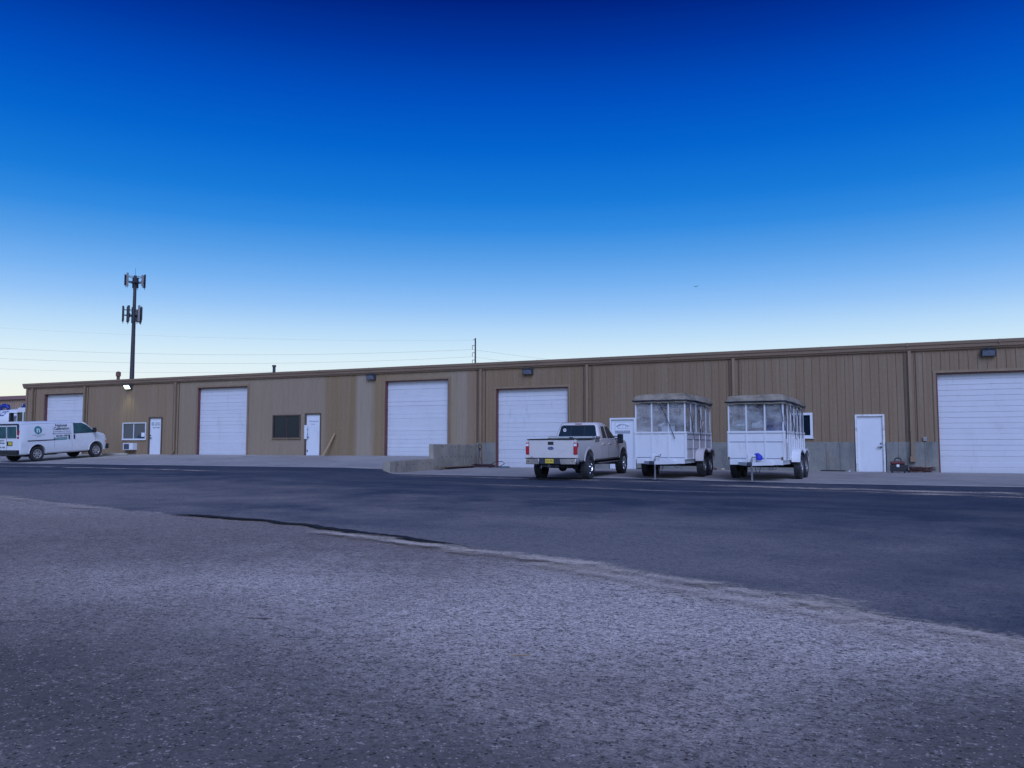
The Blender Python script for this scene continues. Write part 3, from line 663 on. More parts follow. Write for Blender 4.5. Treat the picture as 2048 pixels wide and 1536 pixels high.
# flues on the roof
for X, Y, zt, r, cap in ((-45.03, 3, 5.77, .10, 1), (-32.34, 3, 5.68, .085, 0)):
    mb = MB(); mb.cyl((X, Y, 4.9), (X, Y, zt), r, n=12)
    if cap: mb.cyl((X, Y, zt - .28), (X, Y, zt - .02), r * 1.5, n=12); mb.cyl((X, Y, zt - .02), (X, Y, zt + .04), r * 1.5, r * .4, n=12)
    else: mb.cyl((X, Y, zt - .08), (X, Y, zt + .02), r * 1.35, n=12)
    bpart(mb, 'flue', M['rust'] if cap else M['steel_dark'], smooth=40)
# small outlet box on the wall
bpart(MB().box(1.24, 1.36, -.09, -.036, 1.20, 1.36), 'outlet_box', M['galv'], bevel=.006)

# window air conditioner
ac = thing('air_conditioner', 'white window air conditioner sticking out of the tan wall below the white-framed window', 'air conditioner', (-40.11, -.02, .78))
mb = MB(); w, h = .40, .40
mb.box(-w, w, -.30, .25, 0, h); mb.build('casing', M['door'], ac, bevel=.012)
MB().box(-.30, .10, -.312, -.302, .05, h - .05).build('grille', M['black'], ac)
mb = MB()
for k in range(6): mb.box(-.29 + .065 * k, -.275 + .065 * k, -.325, -.313, .05, h - .05)
mb.build('louvre', M['ink_grey'], ac)
MB().box(.14, .36, -.312, -.302, .06, h - .06).build('control_panel', M['white_print'], ac)

# wall lamps
def lamp(x, z, lit, label):
    t = thing('wall_lamp', label, 'wall lamp', (x, -.035, z), group='flood lamps under the eave')
    mb = MB(); mb.hexa([(-.24, -.10, -.13), (.24, -.10, -.13), (.24, 0, -.13), (-.24, 0, -.13), (-.24, -.26, .12), (.24, -.26, .12), (.24, 0, .14), (-.24, 0, .14)])
    mb.box(-.05, .05, -.05, 0, .14, .2); mb.cyl((0, -.13, .13), (0, -.13, .20), .035, n=8)
    mb.build('housing', M['lamp_body'], t, bevel=.012)
    l = MB(); l.hexa([(-.20, -.125, -.115), (.20, -.125, -.115), (.20, -.105, -.12), (-.20, -.105, -.12), (-.20, -.262, .07), (.20, -.262, .07), (.20, -.24, .07), (-.20, -.24, .07)])
    l.build('lens', M['lit'] if lit else M['lens'], t)
    if lit:
        pl = bpy.data.lights.new('lamp_glow', 'SPOT'); pl.energy = 55; pl.color = (.85, 1, .55); pl.spot_size = R(110); pl.spot_blend = .8; pl.shadow_soft_size = .1
        po = bpy.data.objects.new('lamp_glow', pl); COL.objects.link(po); po.parent = t; po.location = (0, -.30, -.05); po.rotation_euler = (R(-18), 0, 0)
lamp(-40.46, 4.47, True, 'lit wall lamp with a greenish glow under the eave near the left end')
lamp(-23.5, 4.46, False, 'dark wall lamp beside the roll-up door just left of the concrete wing wall')
lamp(-14.93, 4.42, False, 'unlit wall lamp centred above the roll-up door behind the pickup')
lamp(3.49, 4.44, False, 'unlit wall lamp above the roll-up door at the right edge')

# sign on the third door
sg = thing('door_sign', 'white sign with arched dark lettering on the door beside the pickup', 'sign', (-10.49, .01, 1.58))
MB().box(-.335, .335, -.008, .006, 0, .46).build('board', M['white_print'], sg)
mb = MB(); mb.box(-.335, .335, -.011, -.009, .452, .46); mb.box(-.335, .335, -.011, -.009, 0, .008); mb.box(-.335, -.327, -.011, -.009, .008, .452); mb.box(.327, .335, -.011, -.009, .008, .452)
mb.build('border', M['ink_grey'], sg)
text('lettering', [('ARMSTRONG', .094, 0, .335, 'CENTER', 0, .9), ('GENERAL', .042, -.19, .255, 'CENTER'), ('&', .06, 0, .25, 'CENTER'), ('REPAIR', .042, .17, .255, 'CENTER'), ('CONTRACTING  SERVICES', .043, 0, .18, 'CENTER')], M['ink_blue'], sg, wallmap(-.0105), bold=.016)
mb = MB(); mb.box(-.32, .32, -.011, -.009, .02, .11); mb.build('band', M['ink_grey'], sg)
text('lettering', [('BY APPOINTMENT ONLY', .052, 0, .045, 'CENTER')], M['white_print'], sg, wallmap(-.0125), bold=.012)

# ------------------------------------------------------------------ wing wall
ww = thing('wing_wall', 'stepped grey concrete wing wall with tie holes between the ramp and the low yard', 'wall', (WX, -4, 0))
mb = MB(); mb.box(-.11, .11, -.12, 3.93, -.4, 1.10); up = mb.build('upper_wall', M['wing'], ww, bevel=.015)
mb = MB(); y0, y1 = -3.6, -.125
mb.hexa([(-.14, y0, -.5), (.17, y0, -.5), (.17, y1, -.5), (-.14, y1, -.5), (-.14, y0, .43), (.17, y0, .42), (.17, y1, .49), (-.14, y1, .50)]); lo = mb.build('lower_wall', M['wing'], ww, bevel=.02)
mb = MB(); random.seed(3)
for r_, z in enumerate((.99, .55, .12)):
    for k in range(9):
        if random.random() < .1: continue
        yy = .25 + k * .40; zz = z + random.uniform(-.015, .015) - .004 * k; rr = random.uniform(.02, .032)
        mb.cyl((.113, yy, zz), (.100, yy, zz), rr, n=8)
for k, (yy, zz) in enumerate(((.55, 1.03), (.75, .97), (.95, 1.02), (3.2, 1.02), (3.4, 1.0), (2.2, .62), (2.5, .57))): mb.cyl((.113, yy, zz), (.10, yy, zz), .024, n=8)
mb.build('tie_hole', M['under'], up)
mb = MB()
for yy in (-3.0, -2.4, -1.8, -1.1, -.5): mb.cyl((.173, yy, .30 + random.uniform(-.03, .03)), (.16, yy, .3), .026, n=8)
mb.build('tie_hole', M['under'], lo)
# parking bump stop in front of the van
o = MB(); o.prism([(0, -.09, 0), (0, .09, 0), (0, .09, .06), (0, .05, .13), (0, -.05, .13), (0, -.09, .06)], (1.9, 0, 0))
ps = tag(o.build('wheel_stop', M['stop'], bevel=.015), 'pale concrete wheel stop on the ground in front of the white van', 'wheel stop'); ps.location = (-41.25, -1.0, H(-40.4, -1.0) + .034)
# leaning plank
b0, b1 = Vector((-26.13, -.42, .50)), Vector((-25.68, -.06, 1.66)); dx = (b1 - b0); sdv = Vector((.05, 0, -.012)); th = Vector((0, -.04, 0))
o = MB(); o.hexa([b0 - sdv, b0 + sdv, b0 + sdv + th, b0 - sdv + th, b1 - sdv, b1 + sdv, b1 + sdv + th, b1 - sdv + th])
tag(o.build('wooden_plank', M['wood']), 'raw wooden plank leaning on the siding right of the second white door', 'plank')
# timber at the foot of the wing wall
o = MB(); o.box(-.13, .13, -1.55, 1.55, 0, .07); o.box(.05, .30, -1.2, 1.35, .072, .10)
tb = tag(o.build('timber_board', M['wood_grey'], bevel=.006), 'old brown timber boards lying at the foot of the concrete wing wall', 'board'); tb.location = (-17.35, -2.6, .036)
# hydrant with hose
hy = thing('yard_hydrant', 'black-handled yard hydrant on a thin pipe beside the downspout', 'hydrant', (-17.12, -.62, .03))
MB().cyl((0, 0, 0), (0, 0, .80), .022, n=8).build('pipe', M['galv'], hy)
mb = MB(); mb.tube([(0, 0, .78), (0, 0, .86), (0, -.06, .88), (0, -.10, .84)], .03, 8); mb.build('head', M['black'], hy)
mb = MB(); mb.tube([(-.05, 0, .86), (-.10, 0, .95), (-.08, 0, 1.04), (.0, 0, 1.05), (.06, 0, .97), (.10, 0, .87)], .018, 6); mb.build('handle', M['black'], hy)
random.seed(5)
def coil(cx_, cy_, cz, r0, r1, turns, h, jit, sq=.6):
    pts = []
    for i in range(int(turns * 16)):
        a = i / 16 * 2 * math.pi; rr = r0 + (r1 - r0) * random.random() ; rr = r0 + (r1 - r0) * (.5 + .5 * math.sin(i * .21)) + random.uniform(-jit, jit)
        pts.append((cx_ + rr * math.cos(a), cy_ + sq * rr * math.sin(a), cz + h * i / (turns * 16) + random.uniform(0, jit * .4)))
    return pts
o = MB(); o.tube([(-17.12, -.72, .84), (-17.06, -.8, .55), (-16.95, -.78, .3), (-16.9, -.8, .1)] + coil(-16.75, -1.05, .06, .35, .62, 6, .13, .03), .016, 6)
o.tube([(-16.5, -1.1, .12), (-16.2, -.9, .3), (-15.9, -.8, .33), (-15.75, -.9, .22), (-15.9, -1.1, .1), (-16.4, -1.2, .06)], .016, 6)
tag(o.build('garden_hose', M['hose'], smooth=60), 'dark brown hose coiled on the ground under the hydrant', 'hose')
o = MB(); o.tube(coil(-15.9, -.75, .055, .18, .36, 3, .03, .03), .016, 6)
tag(o.build('garden_hose', M['hose_teal'], smooth=60), 'small teal hose end lying by the roll-up door behind the pickup', 'hose')
# generator
gn = thing('portable_generator', 'small red and black portable generator on the apron beside the white door', 'generator', (.33, -1.05, .036))
MB().box(-.26, .26, -.20, .20, .05, .30).build('body', M['black'], gn, bevel=.02)
MB().box(-.25, .24, -.18, .18, .303, .42).build('fuel_tank', M['red_paint'], gn, bevel=.04)
mb = MB(); mb.tube([(-.10, -.02, .41), (-.09, -.02, .50), (-.04, -.02, .54), (.06, -.02, .54), (.11, -.02, .50), (.12, -.02, .41)], .022, 6); mb.build('handle', M['black'], gn)
mb = MB(); mb.cyl((.26, 0, .17), (.34, 0, .17), .12, n=14); mb.build('engine_cover', M['under'], gn)
MB().box(-.04, .05, -.206, -.201, .22, .31).build('label_plate', M['white_print'], gn)
for x_ in (-.22, .2):
    for y_ in (-.15, .12): MB().box(x_, x_ + .05, y_, y_ + .05, 0, .05).build('foot', M['rubber'], gn)
o = MB(); random.seed(11); o.tube(coil(1.10, -.70, .05, .08, .46, 12, .17, .10, .42), .014, 5)
tag(o.build('extension_cord', M['cord'], smooth=60), 'rust-red cord heaped on the apron between the generator and the roll-up door', 'cord')
for (x_, y_, sx, sy, sz, mt, lb) in ((-6.50, -.45, .16, .10, .10, 'cord', 'crumpled brown rag on the ground behind the left trailer wheels'), (-6.15, -.4, .12, .09, .07, 'card', 'small tan scrap at the wall base behind the left trailer'), (-1.95, -.35, .45, .05, .04, 'under', 'dark rod lying along the wall base left of the right-hand door'),
                                    (-9.55, -.7, .18, .09, .05, 'black', 'dark scrap on the ground by the pickup front wheel'), (-1.35, -.4, .05, .04, .03, 'white_print', 'small white litter by the foot of the right-hand door')):
    mb = MB(); random.seed(int(abs(x_ * 100)))
    if sx > .3: mb.tube([(-sx, 0, .03), (-sx * .3, .02, .035), (sx * .4, -.01, .03), (sx, .01, .03)], .022, 6)
    else:
        rings = []
        for k, zz in enumerate((0, sz * .5, sz)):
            f_ = (1, .85, .4)[k]; rings.append([(sx * f_ * random.uniform(.7, 1.1) * math.cos(a * .7854), sy * f_ * random.uniform(.7, 1.1) * math.sin(a * .7854), zz + random.uniform(0, .02)) for a in range(8)])
        mb.loft(rings)
    o = tag(mb.build('debris', M[mt]), lb, 'debris'); o.location = (x_, y_, H(x_, y_) + .036)

# ------------------------------------------------------------------ vehicle helpers
def wheel(parent, c, r, w, side, rim_r, rim_mat, spokes=6, rimdepth=.03):
    """side = +1: outer face towards +x"""
    x = c[0]; mb = MB()
    mb.lathe([(rim_r, -w * .40), (r * .90, -w * .5), (r * .97, -w * .42), (r, -w * .3), (r, w * .3), (r * .97, w * .42), (r * .90, w * .5), (rim_r, w * .40), (rim_r * .97, w * .1), (rim_r * .97, -w * .1), (rim_r, -w * .40)], c, (1, 0, 0), 28)
    for k in range(28):                                                 # tread blocks
        a = 2 * math.pi * k / 28
        for sx in (-1, 1):
            p = Vector((x + sx * w * .22, c[1] + math.cos(a) * (r + .004), c[2] + math.sin(a) * (r + .004)))
            t = Vector((0, -math.sin(a), math.cos(a))) * r * .07; n_ = Vector((0, math.cos(a), math.sin(a))) * .008; u = Vector((w * .19, 0, 0))
            mb.hexa([p - t - u - n_, p + t - u - n_, p + t + u - n_, p - t + u - n_, p - t - u + n_, p + t - u + n_, p + t + u + n_, p - t + u + n_])
    wh = mb.build('wheel', M['rubber'], parent, smooth=35)
    f = x + side * w * .30
    mb = MB(); s = side
    mb.lathe([(0, .045), (rim_r * .22, .04), (rim_r * .26, .0)], (f, c[1], c[2]), (s, 0, 0), 16)
    mb.lathe([(rim_r * .80, .0), (rim_r * .86, .035), (rim_r * 1.0, .04), (rim_r * 1.01, -.02)], (f, c[1], c[2]), (s, 0, 0), 28)
    for k in range(spokes):
        a = 2 * math.pi * k / spokes + .2; d = Vector((0, math.cos(a), math.sin(a))); q = Vector((0, -math.sin(a), math.cos(a)))
        b0_ = Vector((f, c[1], c[2])); X = Vector((s, 0, 0)); wd = rim_r * .16
        p = [b0_ + d * rim_r * .18 - q * wd, b0_ + d * rim_r * .18 + q * wd, b0_ + d * rim_r * .84 + q * wd * .9, b0_ + d * rim_r * .84 - q * wd * .9]
        mb.hexa([v - X * .02 for v in p] + [v + X * .018 for v in p])
    mb.lathe([(0, -.06), (rim_r * .97, -.06)], (f, c[1], c[2]), (s, 0, 0), 24, mi=1)
    mb.build('rim', [rim_mat, M['under']], wh, smooth=35)
    return wh
def section_x(prof, z):
    for (xa_, za), (xb_, zb) in zip(prof, prof[1:]):
        if za <= z <= zb and zb > za: return xa_ + (xb_ - xa_) * (z - za) / (zb - za)
    return prof[-1][0]
def interp(tab, v):
    if v <= tab[0][0]: return tab[0][1]
    for (a, fa), (b, fb) in zip(tab, tab[1:]):
        if v <= b: return fa + (fb - fa) * (v - a) / (b - a)
    return tab[-1][1]
def arch_cut(y, z, r, x0, x1, n=28): return MB().cyl((x0, y, z), (x1, y, z), r, n=n)
def arch_lip(parent, x, y, z, r, side, mat, a0=-5, a1=185, wd=.05):
    mb = MB(); n = 20; vs = []
    for i in range(n + 1):
        a = R(a0 + (a1 - a0) * i / n)
        for rr, dx in ((r - .012, -.03), (r - .012, .014), (r + wd * .5, .020), (r + wd, .0)):
            vs.append((x + side * dx, y + rr * math.cos(a), z + rr * math.sin(a)))
    mb.add(vs, [(i * 4 + k, (i + 1) * 4 + k, (i + 1) * 4 + k + 1, i * 4 + k + 1) for i in range(n) for k in range(3)])
    return mb.build('wheel_arch', mat, parent, smooth=40, recalc=False)

# ------------------------------------------------------------------ white cargo van
vz0, vz1 = H(-41, -5.9) + .034, H(-41, -2.5) + .034
van = thing('cargo_van', 'white cargo van with dark lettering and a round green logo parked nose to the warehouse', 'van', (-41.0, -6.9, vz0 - .03), (math.atan((vz1 - vz0) / 3.4), 0, 0))
VP = [(.90, .36), (.97, .42), (1.0, .56), (1.005, .80), (1.0, 1.12), (.985, 1.30), (.95, 1.62), (.905, 1.86), (.86, 1.96), (.78, 2.015), (.55, 2.05), (0, 2.065)]
V_TOP = [(0, 2.3), (3.35, 2.3), (3.50, 2.055), (3.72, 1.98), (4.42, 1.42), (4.52, 1.385), (4.92, 1.29), (5.10, 1.17), (5.18, .95), (5.22, .6)]
V_W = [(0, .965), (.06, 1.0), (4.4, 1.0), (4.85, .97), (5.10, .92), (5.18, .86), (5.22, .80)]
rings = []
for y in (0, .06, .5, 1.0, 1.6, 2.2, 2.8, 3.35, 3.43, 3.50, 3.60, 3.72, 3.86, 4.0, 4.14, 4.28, 4.42, 4.52, 4.7, 4.92, 5.03, 5.10, 5.15, 5.18, 5.22):
    w = interp(V_W, y); tp = interp(V_TOP, y)
    half = [(0, .36)] + [(px * w, min(pz, tp - .0006 * i)) for i, (px, pz) in enumerate(VP[:-1])] + [(0, min(VP[-1][1], tp))]
    rings.append([(px, y, pz) for px, pz in half] + [(-px, y, pz) for px, pz in half[-2:0:-1]])
body = MB().loft(rings).build('body', M['van'], van)
cut(body, [arch_cut(.97, .40, .475, -1.3, 1.3), arch_cut(4.45, .40, .475, -1.3, 1.3)])
for y in (.97, 4.45):
    for s in (-1, 1):
        wheel(van, (s * .865, y, .375), .375, .245, s, .235, M['alloy'], 7)
        arch_lip(van, s * .995, y, .40, .478, s, M['van'], 0, 180, .025)
# inner wheel housings and underbody
mb = MB(); mb.box(-.72, .72, .12, 5.0, .30, .60); mb.box(-.5, .5, .9, 1.1, .22, .42); mb.box(-.73, .73, .45, 1.5, .5, .95); mb.box(-.73, .73, 3.95, 4.95, .5, .95); mb.box(-.68, -.3, 1.9, 3.0, .22, .40); mb.cyl((.3, .1, .3), (.3, 2.4, .3), .05, n=8)
mb.build('chassis', M['under'], van)
vside = lambda z: section_x(VP, z)
def clip(poly, z, keep_above):
    res = []
    for (a, b) in zip(poly, poly[1:] + poly[:1]):
        ia, ib = (a[1] >= z) == keep_above, (b[1] >= z) == keep_above
        if ia: res.append(a)
        if ia != ib:
            u = (z - a[1]) / (b[1] - a[1]); res.append((a[0] + (b[0] - a[0]) * u, z))
    return res
def vpanel(name, poly, mat, off=.008, w=1.0, s=1):
    mb = MB(); lv = [-9] + [p[1] for p in VP[:-1]] + [9]
    for z0_, z1_ in zip(lv, lv[1:]):
        q = clip(clip(list(poly), z0_, True), z1_, False)
        if len(q) > 2: mb.add([(s * (vside(z) * interp(V_W, y) + off), y, z) for y, z in q], [tuple(range(len(q)))])
    return mb.build(name, mat, van, recalc=False)
for s in (1, -1):
    vpanel('side_window', [(3.08, 1.35), (4.33, 1.37), (4.22, 1.47), (3.84, 1.77), (3.60, 1.88), (3.12, 1.89)], M['van_glass'], s=s)
    vpanel('window_seal', [(3.05, 1.33), (4.38, 1.35), (4.26, 1.48), (3.87, 1.79), (3.61, 1.905), (3.09, 1.91)], M['black'], off=.004, s=s)
ws = MB(); ws.add([(-.78, 4.385, 1.465), (.78, 4.385, 1.465), (.66, 3.775, 1.95), (-.66, 3.775, 1.95)], [(0, 1, 2, 3)]); ws.build('windscreen', M['van_glass'], van, recalc=False)
for (ya, za, yb, zb) in ((1.92, .52, 1.86, 1.93), (2.96, .52, 2.88, 1.93), (4.40, .90, 4.38, 1.36)):
    mb = MB(); n = 8
    vs = [(vside(za + (zb - za) * i / n) + .003, ya + (yb - ya) * i / n + d, za + (zb - za) * i / n) for i in range(n + 1) for d in (-.006, .006)]
    mb.add(vs, [(2 * i, 2 * i + 1, 2 * i + 3, 2 * i + 2) for i in range(n)]); mb.build('door_seam', M['ink_grey'], van, recalc=False)
vpanel('roof_seam', [(.15, 1.925), (3.2, 1.925), (3.2, 1.938), (.15, 1.938)], M['ink_grey'], off=.004)
mb = MB(); mb.box(.995, 1.012, .42, 2.0, 1.035, 1.085); mb.build('sliding_rail', M['ink'], van)
for y in (2.77, 3.08): MB().box(.985, 1.03, y - .04, y + .04, 1.05, 1.30).build('door_handle', M['ink'], van, bevel=.03)
# mirrors
for s in (1, -1):
    mb = MB(); mb.box(min(s * .98, s * 1.2), max(s * .98, s * 1.2), 4.20, 4.24, 1.40, 1.44); mb.box(min(s * 1.06, s * 1.24), max(s * 1.06, s * 1.24), 4.15, 4.28, 1.36, 1.62); mb.build('mirror', M['black'], van, bevel=.02)
# bumpers, grille, lamps
mb = MB(); mb.box(-.93, .93, 5.06, 5.32, .42, .70); mb.build('front_bumper', M['black'], van, bevel=.05)
MB().box(-.62, .62, 5.15, 5.24, .72, 1.06).build('grille', M['black'], van, bevel=.02)
for s in (-1, 1):
    MB().box(min(s * .63, s * .87), max(s * .63, s * .87), 5.08, 5.20, .74, 1.02).build('headlight', M['white_lens'], van, bevel=.02)
    MB().box(min(s * .80, s * .93), max(s * .80, s * .93), 5.04, 5.14, .76, .90).build('indicator', M['amber'], van, bevel=.01)
mb = MB(); mb.box(-.95, .95, -.16, .02, .40, .62); mb.build('rear_bumper', M['black'], van, bevel=.03)
mb = MB(); mb.box(-.95, .95, -.012, -.004, 1.88, 1.965); mb.box(.80, .95, -.012, -.004, 1.50, 1.88); mb.box(-.95, -.80, -.012, -.004, 1.50, 1.88); mb.build('rear_garnish', M['ink'], van)
for s in (-1, 1):
    x0_, x1_ = min(s * .80, s * .945), max(s * .80, s * .945)
    MB().box(x0_, x1_, -.02, .04, 1.20, 1.62).build('tail_light', [M['red_lens']], van, bevel=.015)
    MB().box(x0_ + .015, x1_ - .015, -.024, -.018, 1.30, 1.37).build('reverse_lens', M['white_lens'], van)
    MB().box(min(s * .05, s * .74), max(s * .05, s * .74), -.016, -.006, 1.22, 1.82).build('rear_window', M['van_glass'], van, bevel=.004)
MB().box(-.008, .008, -.014, -.004, .62, 1.95).build('door_seam', M['ink_grey'], van)
MB().box(.02, .44, -.016, -.005, .84, 1.06).build('plate_recess', M['black'], van)
MB().box(.14, .42, -.020, -.017, .87, 1.03).build('number_plate', M['yellow'], van)
rearmap = lambda px, pz: (px, -.012, pz)
text('lettering', [('National', .12, -.42, 1.07, 'CENTER'), ('Calibration', .12, -.42, .95, 'CENTER'), ('866-801-4480', .10, -.42, .72, 'CENTER')], M['ink'], van, rearmap, bold=.012)
smap = lambda off: (lambda py, pz: (vside(pz) + off + .004, py, pz))
text('lettering', [('National', .20, 2.36, 1.745, 'CENTER'), ('Calibration', .20, 2.36, 1.575, 'CENTER'), ('866-801-4480', .12, 2.36, 1.21, 'CENTER')], M['ink'], van, smap(.006), bold=.022)
text('lettering', [('Certification of Test &', .108, 2.36, 1.45, 'CENTER', .2), ('Measurement Equipment', .108, 2.36, 1.345, 'CENTER', .2)], M['ink_grey'], van, smap(.006), bold=.008)
mb = MB(); n = 10; P_ = []
for i in range(n + 1): P_.append((1.93 - .0 - .065 * math.sin(math.pi * i / n), 1.10 - .065 * math.cos(math.pi * i / n)))
for i in range(n + 1): P_.append((2.60 + .065 * math.sin(math.pi * i / n), 1.10 + .065 * math.cos(math.pi * i / n)))
mb.add([(vside(z) + .005, y, z) for y, z in P_], [tuple(range(len(P_)))]); mb.build('web_banner', M['teal'], van, recalc=False)
text('lettering', [('nationalcalibration.com', .075, 2.27, 1.078, 'CENTER')], M['white_print'], van, smap(.008), bold=.015)
lc = (1.03, 1.60)
mb = MB(); vpanel('logo_disc', [(lc[0] + .215 * math.cos(a), lc[1] + .205 * math.sin(a)) for a in [2 * math.pi * i / 28 for i in range(28)]], M['teal'], off=.005)
text('lettering', [('n', .42, lc[0], lc[1] - .115, 'CENTER')], M['white_print'], van, smap(.008), bold=.03)
text('lettering', [('CALIBRATION & REPAIR', .066, lc[0] + .02, 1.325, 'CENTER'), ('SERVICES', .06, lc[0] + .02, 1.255, 'CENTER')], M['ink_grey'], van, smap(.006), bold=.008)

# ------------------------------------------------------------------ pickup
tz0, tz1 = H(-9.9, -8.84) + .036, H(-9.9, -4.8) + .036
tk = thing('pickup_truck', 'pearl white crew cab pickup with chrome bumper, seen from behind', 'pickup', (-9.86, -10.16, tz0 - .02), (math.atan((tz1 - tz0) / 4.04), 0, R(1.0))); tk.scale = (.945, 1, .975); tk.location.x += .03; tk.location.z -= .012
TP = [(.86, .60), (.925, .66), (.945, .82), (.945, 1.00), (.93, 1.16), (.915, 1.27), (.89, 1.335), (.84, 1.355), (0, 1.36)]
T_TOP = [(0, 2), (4.55, 2), (4.75, 1.345), (5.3, 1.32), (5.75, 1.26), (5.92, 1.16), (5.98, .9)]
T_W = [(0, 1.0), (5.88, 1.0), (5.94, .95), (5.98, .9)]
def truck_ring(y, prof, z0):
    w = interp(T_W, y); tp = interp(T_TOP, y)
    half = [(0, z0)] + [(px * w, min(pz, tp - .0006 * i)) for i, (px, pz) in enumerate(prof[:-1])] + [(0, min(prof[-1][1], tp))]
    return [(px, y, pz) for px, pz in half] + [(-px, y, pz) for px, pz in half[-2:0:-1]]
body = MB().loft([truck_ring(y, TP, .60) for y in (.14, .3, 1, 2, 2.68, 2.70, 3.5, 4.5, 4.75, 5.0, 5.3, 5.55, 5.75, 5.85, 5.92, 5.98)]).build('body', M['truck'], tk)
cut(body, [arch_cut(1.32, .50, .52, -1.4, 1.4), arch_cut(5.36, .50, .52, -1.4, 1.4), MB().box(-.80, .80, .16, 2.56, .84, 1.6), MB().box(-1.2, 1.2, 2.60, 2.625, 1.10, 1.5), MB().box(-.7, .7, .6, 5.8, .4, .68)])
# cab
CB = [(.885, 2.67, 1.335), (.885, 4.72, 1.335)]
def cab_ring(z):
    u = (z - 1.33) / .60; hw = .905 - .19 * u - .05 * max(0, u - .85) / .15; yr = 2.65 + .20 * u + .06 * max(0, u - .9) / .1; yf = 4.74 - .92 * u - .10 * max(0, u - .9) / .1
    c = .07
    return [(hw - c, yr, z), (hw, yr + c, z), (hw, yf - c * 2.2, z), (hw - c * 1.5, yf, z), (-hw + c * 1.5, yf, z), (-hw, yf - c * 2.2, z), (-hw, yr + c, z), (-hw + c, yr, z)]
cab = MB().loft([cab_ring(z) for z in (1.30, 1.36, 1.5, 1.65, 1.80, 1.88, 1.92, 1.94)]).build('cab', M['truck'], tk, smooth=35, bevel=.012)
def cabx(z): return cab_ring(z)[1][0]
def caby(z): return cab_ring(z)[0][1]
mb = MB(); q = [(-.76, 1.375), (.76, 1.375), (.665, 1.80), (.60, 1.845), (-.60, 1.845), (-.665, 1.80)]
mb.add([(x_, caby(z) - .008, z) for x_, z in q], [tuple(range(6))]); rw = mb.build('rear_window', M['car_glass'], tk, recalc=False)
mb = MB()
for x_ in (-.26, .26): mb.add([(x_ - .012, caby(1.38) - .012, 1.38), (x_ + .012, caby(1.38) - .012, 1.38), (x_ + .012, caby(1.84) - .012, 1.84), (x_ - .012, caby(1.84) - .012, 1.84)], [(0, 1, 2, 3)])
mb.build('slider_bar', M['black'], rw, recalc=False)
mb = MB(); zc = 1.67; mb.lathe([(0, 0), (.018, 0)], (-.50, caby(zc) - .045, zc), (0, -1, 0), 12, 0); mb.lathe([(.018, 0), (.038, 0)], (-.50, caby(zc) - .045, zc), (0, -1, 0), 14, 1); mb.lathe([(.038, 0), (.062, 0)], (-.50, caby(zc) - .045, zc), (0, -1, 0), 16, 0)
mb.build('round_sticker', [M['white_print'], M['plate_red']], rw, recalc=False)
mb = MB(); mb.box(-.13, .13, caby(1.885) - .02, caby(1.885) + .05, 1.872, 1.905); mb.build('brake_light', M['plate_red'], tk)
for s in (1, -1):
    for poly in ([(2.95, 1.375), (3.42, 1.375), (3.42, 1.80), (3.10, 1.80)], [(3.53, 1.375), (4.42, 1.375), (4.22, 1.53), (3.86, 1.80), (3.53, 1.80)]):
        mb = MB(); mb.add([(s * (cabx(z) + .006), y, z) for y, z in poly], [tuple(range(len(poly)))]); mb.build('side_window', M['car_glass'], tk, recalc=False)
    mb = MB(); X0 = .947
    for y in (2.70, 3.47, 4.42): mb.box(min(s * X0, s * (X0 + .004)), max(s * X0, s * (X0 + .004)), y - .006, y + .006, .68, 1.1)
    mb.build('door_seam', M['ink_grey'], tk)
    for y in (2.85, 3.62): MB().box(min(s * .925, s * .965), max(s * .925, s * .965), y, y + .16, 1.15, 1.185).build('door_handle', M['chrome'], tk, bevel=.008)
    # tow mirror
    mb = MB(); mb.box(min(s * .86, s * 1.06), max(s * .86, s * 1.06), 4.44, 4.49, 1.33, 1.37); mb.box(min(s * .86, s * 1.05), max(s * .86, s * 1.05), 4.44, 4.49, 1.41, 1.45); mb.build('mirror_arm', M['black'], tk, bevel=.008)
    mr_ = MB().box(min(s * 1.0, s * 1.21), max(s * 1.0, s * 1.21), 4.40, 4.53, 1.17, 1.52).build('mirror', M['black'], tk, bevel=.03)
    for z0_, z1_ in ((1.31, 1.48), (1.20, 1.29)): MB().box(min(s * 1.03, s * 1.18), max(s * 1.03, s * 1.18), 4.392, 4.399, z0_, z1_).build('mirror_glass', M['car_glass'], mr_)
    # running board
    mb = MB(); mb.box(min(s * .80, s * 1.0), max(s * .80, s * 1.0), 2.35, 4.55, .47, .53); mb.build('running_board', M['black'], tk, bevel=.02)
    MB().box(min(s * .93, s * 1.005), max(s * .93, s * 1.005), 2.35, 4.55, .50, .535).build('step_trim', M['galv'], tk)
ws = MB(); ws.add([(-.78, 4.70, 1.40), (.78, 4.70, 1.40), (.64, 4.07, 1.83), (-.64, 4.07, 1.83)], [(0, 1, 2, 3)]); ws.build('windscreen', M['car_glass'], tk, recalc=False)
